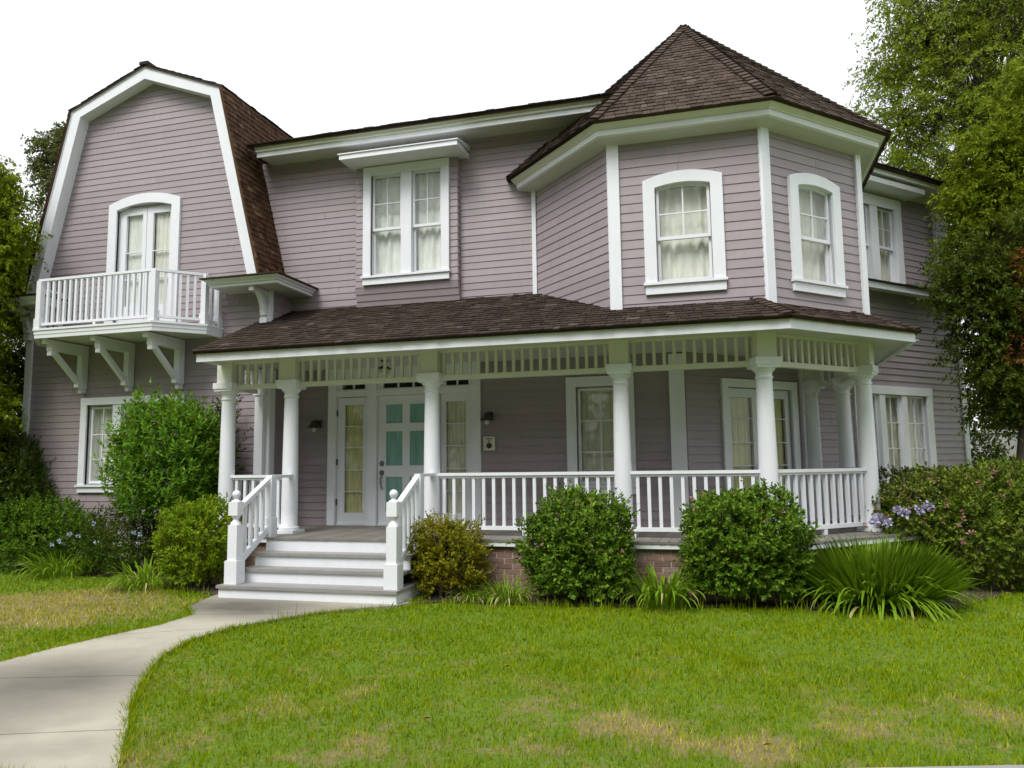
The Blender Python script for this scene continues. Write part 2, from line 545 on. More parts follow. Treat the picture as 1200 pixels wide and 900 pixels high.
class MB:
    def __init__(s):
        s.v, s.f = [], []

    def add(s, vs, fs):
        k = len(s.v)
        s.v += [tuple(x) for x in vs]
        s.f += [tuple(i + k for i in f) for f in fs]
        return s

    def box(s, pl, a0, a1, d0, d1, z0, z1):
        vs = [pl.p(a, d, z) for z in (z0, z1) for d in (d0, d1) for a in (a0, a1)]
        return s.add(vs, [(0, 1, 3, 2), (4, 6, 7, 5), (0, 4, 5, 1), (2, 3, 7, 6), (0, 2, 6, 4), (1, 5, 7, 3)])

    def wbox(s, x0, x1, y0, y1, z0, z1):
        return s.box(WORLD, x0, x1, -y0, -y1, z0, z1)

    def hexa(s, a, b):
        """two quads of four points joined"""
        return s.add(list(a) + list(b), [(0, 3, 2, 1), (4, 5, 6, 7), (0, 1, 5, 4), (1, 2, 6, 5), (2, 3, 7, 6), (3, 0, 4, 7)])

    def bar(s, p0, p1, w, h, up=(0, 0, 1)):
        p0, p1 = Vector(p0), Vector(p1)
        d = (p1 - p0).normalized()
        r = d.cross(Vector(up)).normalized() * (w / 2)
        u = r.cross(d).normalized() * (h / 2)
        q = lambda p: [p - r - u, p + r - u, p + r + u, p - r + u]
        return s.hexa(q(p0), q(p1))

    def lathe(s, x, y, prof, n=20):
        vs = []
        for (r, z) in prof:
            for i in range(n):
                a = 2 * math.pi * i / n
                vs.append((x + r * math.cos(a), y + r * math.sin(a), z))
        fs = []
        for k in range(len(prof) - 1):
            for i in range(n):
                j = (i + 1) % n
                fs.append((k * n + i, k * n + j, (k + 1) * n + j, (k + 1) * n + i))
        fs.append(tuple(range(n))[::-1])
        fs.append(tuple((len(prof) - 1) * n + i for i in range(n)))
        return s.add(vs, fs)

    def sphere(s, c, r, nu=14, nv=9):
        return s.lathe(c[0], c[1], [(max(0.001, r * math.sin(math.pi * k / nv)), c[2] - r * math.cos(math.pi * k / nv)) for k in range(nv + 1)], nu)

    def tube(s, pts, rads, n=8):
        rings = []
        for i, p in enumerate(pts):
            p = Vector(p)
            a = Vector(pts[max(0, i - 1)])
            b = Vector(pts[min(len(pts) - 1, i + 1)])
            d = (b - a).normalized()
            r = d.cross(Vector((0.13, 0.21, 0.97)) if abs(d.z) < 0.9 else Vector((1, 0.1, 0))).normalized()
            u = r.cross(d)
            rings.append([p + (r * math.cos(2 * math.pi * k / n) + u * math.sin(2 * math.pi * k / n)) * rads[i] for k in range(n)])
        vs = [q for ring in rings for q in ring]
        fs = []
        for i in range(len(pts) - 1):
            for k in range(n):
                j = (k + 1) % n
                fs.append((i * n + k, i * n + j, (i + 1) * n + j, (i + 1) * n + k))
        fs.append(tuple(range(n)))
        fs.append(tuple((len(pts) - 1) * n + k for k in range(n)))
        return s.add(vs, fs)

    def sweep(s, verts, prof, closed=True):
        """verts: [(x,y,mx,my)], prof: [(d,z)] closed outline, swept with mitres"""
        n = len(prof)
        vs = [(x + mx * d, y + my * d, z) for (x, y, mx, my) in verts for (d, z) in prof]
        fs = []
        for i in range(len(verts) - 1):
            for k in range(n if closed else n - 1):
                j = (k + 1) % n
                fs.append((i * n + k, i * n + j, (i + 1) * n + j, (i + 1) * n + k))
        if closed:
            fs.append(tuple(range(n)))
            fs.append(tuple((len(verts) - 1) * n + k for k in range(n)))
        return s.add(vs, fs)

    def build(s, name, mat, parent=None, smooth=False, base=False):
        a = np.array(s.v, float)
        lo, hi = a.min(0), a.max(0)
        c = (lo + hi) / 2
        if base:
            c[2] = lo[2]
        me = bpy.data.meshes.new(name)
        me.from_pydata((a - c).tolist(), [], s.f)
        if smooth:
            me.shade_smooth()
            me.set_sharp_from_angle(angle=math.radians(40))
        me.materials.append(mat)
        me.update()
        o = bpy.data.objects.new(name, me)
        return put(o, parent, c)


def copy_at(src, loc, rotz=0.0):
    o = src.copy()
    COL.objects.link(o)
    o.location = loc
    o.rotation_euler = (0, 0, rotz)
    WLOC[o] = Vector(loc)
    return o


def np_mesh(name, V, F3, mat, parent=None, loc=(0, 0, 0), smooth=False):
    me = bpy.data.meshes.new(name)
    V = np.asarray(V, np.float32) - np.asarray(loc, np.float32)
    n, m = len(V), len(F3)
    me.vertices.add(n)
    me.vertices.foreach_set('co', V.ravel())
    me.loops.add(m * 3)
    me.loops.foreach_set('vertex_index', np.asarray(F3, np.int32).ravel())
    me.polygons.add(m)
    me.polygons.foreach_set('loop_start', np.arange(0, m * 3, 3, dtype=np.int32))
    me.materials.append(mat)
    me.update(calc_edges=True)
    o = bpy.data.objects.new(name, me)
    return put(o, parent, loc)


# ------------------------------------------------------------------ ground
def in_poly(x, y, poly):
    r = np.zeros(len(x), bool)
    j = len(poly) - 1
    for i in range(len(poly)):
        xi, yi = poly[i]
        xj, yj = poly[j]
        c = ((yi > y) != (yj > y)) & (x < (xj - xi) * (y - yi) / (yj - yi + 1e-12) + xi)
        r ^= c
        j = i
    return r


def pave_y(x):
    return 4.42 + 0.295 * (x - 0.56)


def sheet(name, pts, z, mat, parent=None, th=None):
    b = MB()
    n = len(pts)
    if th:
        b.add([(x, y, z) for x, y in pts] + [(x, y, z - th) for x, y in pts],
              [tuple(range(n)), tuple(range(n, 2 * n))[::-1]] + [(i, (i + 1) % n, n + (i + 1) % n, n + i) for i in range(n)])
    else:
        b.add([(x, y, z) for x, y in pts], [tuple(range(n))])
    return b.build(name, mat, parent)


g = sheet('ground', [(-300, -300), (300, -300), (300, 300), (-300, 300)], -0.012, THATCH)
g['kind'] = 'structure'
g = sheet('sidewalk', [(-30, pave_y(-30)), (-30, pave_y(-30) - 2.2), (30, pave_y(30) - 2.2), (30, pave_y(30))], 0.03, PAVE, th=0.1)
g['kind'] = 'structure'
# concrete front path: one edge list per side, cut at the joints
pathL = [(-6.32, 8.52), (-6.22, 8.05), (-6.12, 7.72), (-5.72, 7.30), (-5.70, 6.72), (-5.82, 6.26), (-5.92, 5.7), (-5.95, 5.18), (-5.98, 4.62), (-5.85, 4.0), (-5.6, 3.3), (-5.4, 2.82)]
pathR = [(-3.62, 8.52), (-3.72, 8.28), (-3.98, 8.12), (-4.42, 7.70), (-4.66, 7.28), (-4.88, 6.80), (-4.92, 6.26), (-4.76, 5.70), (-4.42, 5.11), (-4.00, 4.48), (-3.62, 4.05), (-3.19, 3.50)]
path_poly = pathL + pathR[::-1]
path = bpy.data.objects.new('path', None)
put(path, None, (-5.0, 6.0, 0))
path['kind'] = 'structure'
cuts = [(0, 3), (3, 5), (5, 8), (8, 10), (10, 11)]
for a, b_ in cuts:
    L = pathL[a:b_ + 1]
    Rr = pathR[a:b_ + 1]
    g_ = 0.007
    pts = [(x, y) for x, y in L] + [(x, y) for x, y in Rr[::-1]]
    pts[0] = (pts[0][0], pts[0][1] - g_)
    pts[-1] = (pts[-1][0], pts[-1][1] - g_)
    k = len(L) - 1
    pts[k] = (pts[k][0], pts[k][1] + g_)
    pts[k + 1] = (pts[k + 1][0], pts[k + 1][1] + g_)
    sheet('concrete_slab', pts, 0.018, CONC, path, th=0.06)
bedL = [(-16, 11.0), (-11.4, 9.95), (-10.2, 9.75), (-8.9, 9.75), (-8.2, 9.5), (-7.4, 8.95), (-6.35, 8.55), (-6.28, 9.9), (-7.0, 11.0), (-16, 12.5)]
bedR = [(-3.62, 8.52), (-3.3, 8.70), (-2.4, 8.72), (-1.2, 8.82), (0.3, 9.1), (1.4, 9.05), (2.4, 9.5), (3.2, 10.6), (5.2, 13.2), (5.0, 16.8), (2.0, 13.2), (0.6, 9.7), (-3.6, 9.6)]
for bp in (bedL, bedR):
    g = sheet('planting_bed', bp, 0.004, MULCH)
    g['kind'] = 'structure'

# ------------------------------------------------------------------ the house
HOUSE = thing('house', (-3.5, 11.3, 0), 'mauve two-storey clapboard house with white trim, octagonal turret and wraparound porch', 'house')
ZF = 0.68
YB = 11.274
WING = Pl(0, 10.71, 1, 0)
MAIN = Pl(0, YB, 1, 0)
W3 = Pl(-0.53, YB, R2, R2)
tB, tC, YT, TS = -1.355, 0.581, 9.903, 1.936
TA = (tB - R2 * TS, YT + R2 * TS)
TD = (tC + R2 * TS, YT + R2 * TS)
TFL = Pl(TA[0], TA[1], R2, -R2)
TFF = Pl(tB, YT, 1, 0)
TFR = Pl(tC, YT, R2, R2)
TFD = Pl(TD[0], TD[1], 0, 1)
WSIDE = Pl(-7.06, 10.71, 0, 1)
WLEFT = Pl(-12.03, 18.7, 0, -1)
BOX = Pl(0, 11.15, 1, 0)
BOXR = Pl(-3.985, 11.15, 0, 1)
BOXL = Pl(-5.77, 11.274, 0, -1)
W3END = Pl(-0.53 + R2 * 6.97, YB + R2 * 6.97, -R2, R2)


def gam_half(z):
    """half width of the gambrel outline at height z"""
    if z < 4.6:
        return 2.485
    if z < 8.076:
        return 2.44 - (z - 4.6) * (2.44 - 1.582) / (8.076 - 4.6)
    return max(0.0, 1.582 * (8.698 - z) / (8.698 - 8.076))


GX = -9.555


def gable_iv(z):
    if z < 4.6:
        return (-12.03, -7.06)
    h = gam_half(min(z + 0.04, 8.07) if z < 8.06 else z + 0.04) - 0.09
    return (GX - h, GX + h)


EXPO = 0.1225
EXPOS = [0.1150, 0.1150, 0.1105, 0.1105, 0.1105, 0.1105, 0.1225, 0.1165, 0.1165, 0.1240, 0.1240, 0.1240, 0.1240, 0.1225, 0.1225]
walls = [
    # plane, interval(z), z0, z1, openings, seen weight
    (WING, gable_iv, 0.40, 8.45, [(-10.20, -9.00, 3.90, 6.22), (-10.66, -8.77, 1.32, 2.76)]),
    (WSIDE, lambda z: (0.0, 0.56), 0.40, 4.60, []),
    (MAIN, lambda z: (-7.75, TA[0] if z < 5.88 else -0.9), 3.85, 6.96, [(-5.70, -3.99, 4.55, 6.7)]),
    (BOX, lambda z: (-5.77, -3.985), 4.55, 6.68, [(-5.49, -4.25, 4.70, 6.45)]),
    (BOXR, lambda z: (0.0, 0.124), 4.55, 6.68, []),
    (BOXL, lambda z: (0.0, 0.124), 4.55, 6.68, []),
    (MAIN, lambda z: (-7.06, -0.53), 0.68, 3.25, [(-6.17, -3.77, 0.6, 3.3), (-2.17, -1.39, 1.28, 2.80)]),
    (W3, lambda z: (0.0, 6.97), 0.45, 4.70, [(0.80, 2.20, 0.6, 2.74), (3.85, 5.78, 0.85, 2.78)]),
    (W3, lambda z: (2.4, 6.97), 4.72, 6.62, [(3.975, 5.175, 4.78, 6.22)]),
    (TFL, lambda z: (0.0, TS), 3.45, 5.95, []),
    (TFF, lambda z: (0.0, TS), 3.45, 5.95, [(-0.78 - tB, -0.06 - tB, 3.95, 5.30)]),
    (TFR, lambda z: (0.0, TS), 3.45, 5.95, [(0.60, 1.33, 3.95, 5.30)]),
    (TFD, lambda z: (0.0, 2.4), 3.30, 5.95, []),
    (WLEFT, lambda z: (0.0, 7.99), 0.40, 4.60, []),
    (W3END, lambda z: (0.0, 7.0), 0.45, 6.62, []),
]


def split_row(iv, ops, z0, z1):
    segs = [iv]
    for (a, b, c, d) in ops:
        if z0 < d and z1 > c:
            out = []
            for (s0, s1) in segs:
                if b <= s0 or a >= s1:
                    out.append((s0, s1))
                    continue
                if a > s0:
                    out.append((s0, a))
                if b < s1:
                    out.append((b, s1))
            segs = out
    return [s for s in segs if s[1] - s[0] > 0.02]


boards = []
sheath = MB()
camp = Vector((0, 0, 1.6))
for wi, (pl, ivf, z0, z1, ops) in enumerate(walls):
    z = z0
    EXPO = EXPOS[wi]
    while z < z1 - 0.02:
        zt = min(z + EXPO, z1)
        # cut the row at every opening edge that crosses it
        zs = sorted({z, zt} | {q for o_ in ops for q in o_[2:] if z + 0.004 < q < zt - 0.004})
        for za, zb in zip(zs[:-1], zs[1:]):
            ia, ib = ivf(za), ivf(zb)
            mid = (za + zb) / 2
            for (s0, s1) in split_row((max(ia[0], -99), ia[1]), ops, mid - 0.001, mid + 0.001):
                t0 = ib[0] if s0 == ia[0] else s0
                t1 = ib[1] if s1 == ia[1] else s1
                if t1 - t0 < 0.05:
                    continue
                fb = (za - z) / EXPO
                ft = (zb - z) / EXPO
                dd = 0.006 * random.random()
                tilt = random.uniform(-0.0015, 0.0015)
                thk = 0.020 if wi in (6, 7) else 0.0125
                db, dt = thk * (1 - 0.68 * fb), thk * (1 - 0.68 * ft)
                up = 0.012 if abs(zb - zt) < 1e-6 and zt < z1 - 0.01 else 0.0
                A = [pl.p(s0, 0.0, za), pl.p(s1, 0.0, za), pl.p(t1, 0.0, zb + up), pl.p(t0, 0.0, zb + up)]
                B = [pl.p(s0, db + tilt, za), pl.p(s1, db - tilt, za), pl.p(t1, dt - up * 0.2, zb + up), pl.p(t0, dt - up * 0.2, zb + up)]
                c = Vector(pl.p((s0 + s1) / 2, 0, mid))
                v = camp - c
                vis = max(0.0, (v.normalized().x * pl.n[0] + v.normalized().y * pl.n[1])) * (s1 - s0) * (zb - za) / v.length_squared
                hidden = wi >= 12 or (wi == 7 and z > 3.3 and False)
                if za < ZF - 0.1 and wi == 6:
                    hidden = True
                if t1 - t0 > 1.6 and random.random() < 0.4:         # a butt joint somewhere along the board
                    fj = random.uniform(0.2, 0.8)
                    gj = 0.0022 / (t1 - t0)
                    lerp = lambda q, f: [tuple(np.array(q[0]) * (1 - f) + np.array(q[1]) * f), tuple(np.array(q[3]) * (1 - f) + np.array(q[2]) * f)]
                    a0, b0_ = lerp(A, fj - gj), lerp(B, fj - gj)
                    a1, b1_ = lerp(A, fj + gj), lerp(B, fj + gj)
                    boards.append((-1 if hidden else vis * fj, [A[0], a0[0], a0[1], A[3]], [B[0], b0_[0], b0_[1], B[3]]))
                    boards.append((-1 if hidden else vis * (1 - fj), [a1[0], A[1], A[2], a1[1]], [b1_[0], B[1], B[2], b1_[1]]))
                else:
                    boards.append((-1 if hidden else vis, A, B))
                sheath.add([pl.p(s0, -0.02, za), pl.p(s1, -0.02, za), pl.p(t1, -0.02, zb), pl.p(t0, -0.02, zb),
                            pl.p(s0, -0.05, za), pl.p(s1, -0.05, za), pl.p(t1, -0.05, zb), pl.p(t0, -0.05, zb)],
                           [(0, 1, 2, 3), (4, 7, 6, 5), (0, 4, 5, 1), (3, 2, 6, 7)])
        z = zt
boards.sort(key=lambda q: -q[0])
WALL = sheath.build('wall', SIDING, HOUSE)
rest = MB()
for i, (vis, A, B) in enumerate(boards):
    if i < 296 and vis > 0:
        MB().hexa(A, B).build('siding_board', SIDING, WALL)
    else:
        rest.hexa(A, B)
o = rest.build('siding_boards_small', SIDING, WALL)
o['kind'] = 'stuff'


def corner_board(pl, s0, s1, z0, z1, d=0.045):
    return MB().box(pl, s0, s1, -0.01, d, z0, z1).build('corner_board', WHITE, HOUSE)


w = 0.065
corner_board(MAIN, TA[0] - 0.055, TA[0] + 0.01, 4.15, 5.95, 0.05)
for (pa, pb, z0) in ((TFL, TFF, 3.5), (TFF, TFR, 3.45)):
    b = MB()
    b.box(pa, TS - 0.01, TS + 0.02, -0.01, 0.045, z0, 5.93)
    b.box(pb, -0.02, 0.125, -0.012, 0.047, z0, 5.928)
    b.build('corner_board', WHITE, HOUSE)
b = MB()
b.box(TFR, TS - 0.085, TS + 0.02, -0.01, 0.045, 3.4, 5.93)
b.box(TFD, -0.02, 0.09, -0.012, 0.043, 3.4, 5.928)
b.build('corner_board', WHITE, HOUSE)
corner_board(WING, -12.06, -11.93, 0.4, 4.5)
corner_board(WLEFT, 7.88, 8.03, 0.4, 4.5, 0.04)
b = MB()
b.box(WING, -7.19, -7.03, -0.01, 0.045, 0.68, 3.2)
b.box(WSIDE, -0.03, 0.10, -0.012, 0.04, 0.68, 3.2)
b.build('corner_board', WHITE, HOUSE)
corner_board(W3, 6.88, 7.01, 0.45, 4.66)
MB().box(MAIN, -0.755, -0.535, -0.01, 0.055, ZF, 3.2).build('corner_board', WHITE, HOUSE)
MB().box(W3, 2.40, 2.56, -0.01, 0.075, ZF, 3.2).build('corner_board', WHITE, HOUSE)
# water table under the siding
MB().box(WING, -12.05, -7.05, -0.02, 0.06, 0.33, 0.41).build('base_board', WHITE, HOUSE)
MB().box(W3, 2.3, 7.0, -0.02, 0.06, 0.38, 0.455).build('base_board', WHITE, HOUSE)
MB().box(WING, -12.03, -7.1, -0.12, 0.02, -0.2, 0.328).build('foundation', MORTAR, HOUSE)
MB().box(W3, 2.3, 6.96, -0.12, 0.02, -0.2, 0.378).build('foundation', MORTAR, HOUSE)


# ------------------------------------------------------------------ windows
def arc_band(b, pl, s0, s1, flo, fhi, d0, d1, n=12):
    for i in range(n):
        a = s0 + (s1 - s0) * i / n
        c = s0 + (s1 - s0) * (i + 1) / n
        A = [pl.p(a, d0, flo(a)), pl.p(c, d0, flo(c)), pl.p(c, d0, fhi(c)), pl.p(a, d0, fhi(a))]
        B = [pl.p(a, d1, flo(a)), pl.p(c, d1, flo(c)), pl.p(c, d1, fhi(c)), pl.p(a, d1, fhi(a))]
        b.hexa(A, B)


def curtain(pl, s0, s1, z0, z1, d, mat, parent, gap=None, waves=None, amp=0.022):
    """hanging folds; gap=(a,b) leaves the middle open"""
    spans = [(s0, s1)] if not gap else [(s0, gap[0]), (gap[1], s1)]
    for (a, b_) in spans:
        n = max(44, int((b_ - a) * 90))
        wv = waves or max(3, (b_ - a) / 0.125)
        ph = random.random() * 6
        b = MB()
        vs, fs = [], []
        for i in range(n + 1):
            f = i / n
            s = a + (b_ - a) * f
            q = 0.65 * math.sin(f * wv * 2 * math.pi + ph + 1.3 * math.sin(f * 7 + ph)) + 0.5 * math.sin(f * wv * 3.3 + ph * 2)
            vs.append(pl.p(s, d + amp * q * 0.8, z1))
            vs.append(pl.p(s, d + amp * q * 1.2, z0))
        for i in range(n):
            fs.append((2 * i, 2 * i + 1, 2 * i + 3, 2 * i + 2))
        b.add(vs, fs)
        b.build('curtain', mat, parent, smooth=True)


def well(pl, s0, s1, z0, z1, parent, depth=0.42):
    """jamb lining of the opening and the dark room behind the curtain"""
    b = MB()
    t = 0.02
    b.box(pl, s0 - t, s0, -depth, 0.02, z0, z1)
    b.box(pl, s1, s1 + t, -depth, 0.02, z0, z1)
    b.box(pl, s0 - t, s1 + t, -depth, 0.019, z1, z1 + t)
    b.box(pl, s0 - t, s1 + t, -depth, 0.019, z0 - t, z0)
    b.build('jamb', WHITE, parent)
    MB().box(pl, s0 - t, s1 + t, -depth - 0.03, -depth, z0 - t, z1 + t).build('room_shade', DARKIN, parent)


def light(pl, s0, s1, z0, z1, parent, rows, cols, d=-0.045, fr=0.035, top=None, mun=0.016, rail=0.045):
    """one glazed sash: frame, muntins, panes. rows: list of z breaks inside; top: arc function"""
    ft = top or (lambda s: z1)
    b = MB()
    b.box(pl, s0, s0 + fr, d - 0.02, d + 0.02, z0, ft(s0 + fr / 2))
    b.box(pl, s1 - fr, s1, d - 0.02, d + 0.02, z0, ft(s1 - fr / 2))
    b.box(pl, s0 + fr, s1 - fr, d - 0.02, d + 0.021, z0, z0 + rail)
    if top:
        arc_band(b, pl, s0 + fr, s1 - fr, lambda s: ft(s) - fr, ft, d - 0.02, d + 0.021, 8)
    else:
        b.box(pl, s0 + fr, s1 - fr, d - 0.02, d + 0.021, z1 - fr, z1)
    b.build('sash', WHITE, parent)
    ss = [s0 + fr + (s1 - s0 - 2 * fr) * i / cols for i in range(cols + 1)]
    zs = [z0 + rail] + list(rows) + [z1 - fr]
    for s in ss[1:-1]:
        MB().box(pl, s - mun / 2, s + mun / 2, d - 0.012, d + 0.014, zs[0], ft(s) - fr).build('muntin', WHITE, parent)
    for z in zs[1:-1]:
        MB().box(pl, ss[0], ss[-1], d - 0.013, d + 0.015, z - mun / 2, z + mun / 2).build('muntin', WHITE, parent)
    for i in range(cols):
        for j in range(len(zs) - 1):
            a, c = ss[i] + 0.001, ss[i + 1] - 0.001
            za, zb = zs[j], zs[j + 1]
            b = MB()
            if top and j == len(zs) - 2:
                arc_band(b, pl, a, c, lambda s: za, lambda s: ft(s) - fr + 0.002, d - 0.004, d, 6)
            else:
                b.box(pl, a, c, d - 0.004, d, za, zb)
            b.build('pane', GLASS, parent)


def casing(pl, s0, s1, z0, z1, tw, parent_name='window', rise=0.0, mull=(), d=0.055, bottom=True, itop=None):
    """outer casing as one part; s0..s1, z0..z1 is the outer outline, tw the board width"""
    b = MB()
    hw = (s1 - s0) / 2
    c = (s0 + s1) / 2
    f_hi = lambda s: z1 + rise * (1 - ((s - c) / hw) ** 2)
    f_lo = lambda s: z1 - tw + rise * (1 - ((s - c) / hw) ** 2)
    zside = z1 - tw if not rise else z1
    b.box(pl, s0, s0 + tw, -0.02, d, z0, zside)
    b.box(pl, s1 - tw, s1, -0.02, d, z0, zside)
    if rise:
        arc_band(b, pl, s0 + tw, s1 - tw, f_lo, f_hi, -0.02, d, 14)
        arc_band(b, pl, s0, s0 + tw, lambda s: z1, f_hi, -0.02, d, 2)
        arc_band(b, pl, s1 - tw, s1, lambda s: z1, f_hi, -0.02, d, 2)
    else:
        b.box(pl, s0, s1, -0.02, d + 0.004, z1 - tw, z1)
    for (a, e) in mull:
        b.box(pl, a, e, -0.06, d - 0.012, z0, z1 - tw + 0.01)
    o = b.build(parent_name, WHITE, HOUSE)
    return o


def sill(pl, s0, s1, z0, z1, parent, d=0.08, apron=True):
    MB().box(pl, s0, s1, -0.05, d, z1 - 0.035, z1).build('sill', WHITE, parent)
    if apron:
        MB().box(pl, s0 + 0.02, s1 - 0.02, 0.0, d - 0.03, z0, z1 - 0.036).build('apron', WHITE, parent)


# turret, front and right
for (pl, o0, o1, lab, tx) in ((TFF, -0.92 - tB, 0.10 - tB, 'curtained arched window facing front in the turret', 0), (TFR, 0.47, 1.46, 'curtained arched window in the turret right of its corner board', 1)):
    W = casing(pl, o0, o1, 3.955, 5.335, 0.155, 'arched_window', rise=0.095)
    W['label'] = lab
    i0, i1 = o0 + 0.155, o1 - 0.155
    c = (i0 + i1) / 2
    hw = (o1 - o0) / 2
    ftop = lambda s, c=c, hw=hw: 5.335 - 0.155 + 0.095 * (1 - ((s - c) / hw) ** 2)
    well(pl, i0, i1, 3.955, 5.28, W)
    light(pl, i0 + 0.012, i1 - 0.012, 4.53, ftop(i0), W, [4.88], 2, d=-0.035, top=lambda s, f=ftop: f(s) + 0.004)
    light(pl, i0 + 0.012, i1 - 0.012, 3.965, 4.575, W, [], 1, d=-0.078)
    curtain(pl, i0, i1, 3.97, 5.27, -0.17, CURT, W)
    sill(pl, o0 - 0.02, o1 + 0.02, 3.80, 3.955, W)
# box window
W = casing(BOX, -5.625, -4.115, 4.72, 6.565, 0.135, 'double_window', mull=((-4.95, -4.77),))
W['label'] = 'paired sash window under the small flat hood'
well(BOX, -5.49, -4.25, 4.72, 6.44, W, 0.4)
for (a, e) in ((-5.485, -4.955), (-4.765, -4.255)):
    light(BOX, a, e, 5.49, 6.43, W, [5.945], 2, d=-0.035)
    light(BOX, a, e, 4.73, 5.535, W, [], 1, d=-0.078)
curtain(BOX, -5.49, -4.25, 4.72, 6.43, -0.16, CURTW, W)
sill(BOX, -5.645, -4.095, 4.575, 4.72, W, 0.085)
# box: flared foot and the flat hood above
b = MB()
EXPO = 0.1105
zz = 4.55
while zz > 4.1:
    f0, f1 = (4.55 - zz) / 0.45, (4.55 - zz + EXPO) / 0.45
    ya, yb_ = 11.142 + 0.132 * f0, 11.132 + 0.132 * min(1, f1)
    b.hexa([(-5.775, ya, zz), (-3.98, ya, zz), (-3.98, yb_, zz - EXPO), (-5.775, yb_, zz - EXPO)], [(-5.775, 11.274, zz), (-3.98, 11.274, zz), (-3.98, 11.275, zz - EXPO), (-5.775, 11.275, zz - EXPO)])
    zz -= EXPO
b.build('window_bay_foot', SIDING, HOUSE)
H = MB()
H.wbox(-5.83, -3.84, 10.70, 11.27, 6.585, 6.61)
H.wbox(-5.85, -3.82, 10.68, 10.712, 6.575, 6.655)
H.wbox(-5.85, -5.818, 10.712, 11.27, 6.575, 6.655)
H.wbox(-3.852, -3.82, 10.712, 11.27, 6.575, 6.655)
HD = H.build('window_hood', WHITE, HOUSE)
MB().hexa([(-5.87, 10.66, 6.655), (-3.80, 10.66, 6.655), (-3.80, 11.27, 6.70), (-5.87, 11.27, 6.70)],
          [(-5.87, 10.66, 6.672), (-3.80, 10.66, 6.672), (-3.80, 11.27, 6.80), (-5.87, 11.27, 6.80)]).build('hood_roof', WHITE, HD)

# upper right window on the angled wing, hood, ledge
W = casing(W3, 3.80, 5.35, 4.78, 6.36, 0.19, 'double_window', mull=((4.46, 4.67),))
W['label'] = 'shaded paired sash window on the angled right wing upstairs'
well(W3, 3.99, 5.16, 4.78, 6.17, W)
for (a, e) in ((4.0, 4.455), (4.675, 5.15)):
    light(W3, a, e, 5.42, 6.17, W, [5.79], 2, d=-0.035)
    light(W3, a, e, 4.785, 5.465, W, [], 1, d=-0.078)
curtain(W3, 3.99, 5.16, 4.78, 6.17, -0.16, CURTO, W)
H = MB()
H.box(W3, 2.5, 5.55, 0, 0.40, 6.42, 6.445)
H.box(W3, 2.5, 5.55, 0.375, 0.41, 6.41, 6.50)
H.box(W3, 5.52, 5.555, 0.0, 0.375, 6.41, 6.50)
HD = H.build('window_hood', WHITE, HOUSE)
b = MB()
b.box(W3, 2.3, 6.97, 0.02, 0.30, 4.60, 4.66)
b.box(W3, 2.3, 6.97, 0.27, 0.31, 4.555, 4.665)
b.build('ledge', WHITE, HOUSE)
MB().hexa([W3.p(2.3, 0.0, 4.665), W3.p(7.0, 0.0, 4.665), W3.p(7.0, 0.35, 4.668), W3.p(2.3, 0.35, 4.668)],
          [W3.p(2.3, 0.0, 4.76), W3.p(7.0, 0.0, 4.76), W3.p(7.0, 0.35, 4.69), W3.p(2.3, 0.35, 4.69)]).build('ledge_roof', SHINGLE2, HOUSE)

b = MB().tube([W3.p(6.42, 0.06, 4.78), W3.p(6.42, 0.06, 6.30), W3.p(6.42, 0.30, 6.52)], [0.035, 0.035, 0.035], 8)
b.build('downspout', WHITE, HOUSE, smooth=True)

# lower right triple window
W = casing(W3, 3.72, 5.91, 0.85, 2.91, 0.145, 'triple_window', mull=((4.40, 4.55), (5.04, 5.17)))
W['label'] = 'three-part casement window on the angled right wing downstairs'
well(W3, 3.865, 5.765, 0.85, 2.77, W)
for (a, e) in ((3.88, 4.395), (4.555, 5.035), (5.175, 5.75)):
    light(W3, a, e, 0.87, 2.755, W, [1.36, 1.82, 2.27], 2, d=-0.04)
curtain(W3, 3.87, 5.76, 0.86, 2.75, -0.16, CURTO, W)
sill(W3, 3.70, 5.93, 0.70, 0.85, W)
# lower left triple window
W = casing(WING, -10.77, -8.66, 1.37, 2.865, 0.125, 'triple_window', mull=((-10.10, -9.93), (-9.50, -9.33)))
W['label'] = 'three-part casement window under the balcony'
well(WING, -10.645, -8.785, 1.37, 2.74, W)
for (a, e) in ((-10.60, -10.105), (-9.925, -9.505), (-9.325, -8.83)):
    light(WING, a, e, 1.39, 2.71, W, [1.81, 2.23], 2, d=-0.04)
curtain(WING, -10.64, -8.79, 1.38, 2.73, -0.16, CURT, W)
sill(WING, -10.80, -8.63, 1.24, 1.37, W)
# porch window
W = casing(MAIN, -2.29, -1.27, 1.30, 2.92, 0.15, 'porch_window')
W['label'] = 'tall multi-pane window in the porch shade right of the front door'
well(MAIN, -2.14, -1.42, 1.30, 2.77, W)
light(MAIN, -2.12, -1.44, 1.31, 2.75, W, [1.79, 2.26], 2, d=-0.035)
curtain(MAIN, -2.12, -1.44, 1.3, 2.76, -0.15, CURTO, W)
sill(MAIN, -2.31, -1.25, 1.17, 1.30, W)


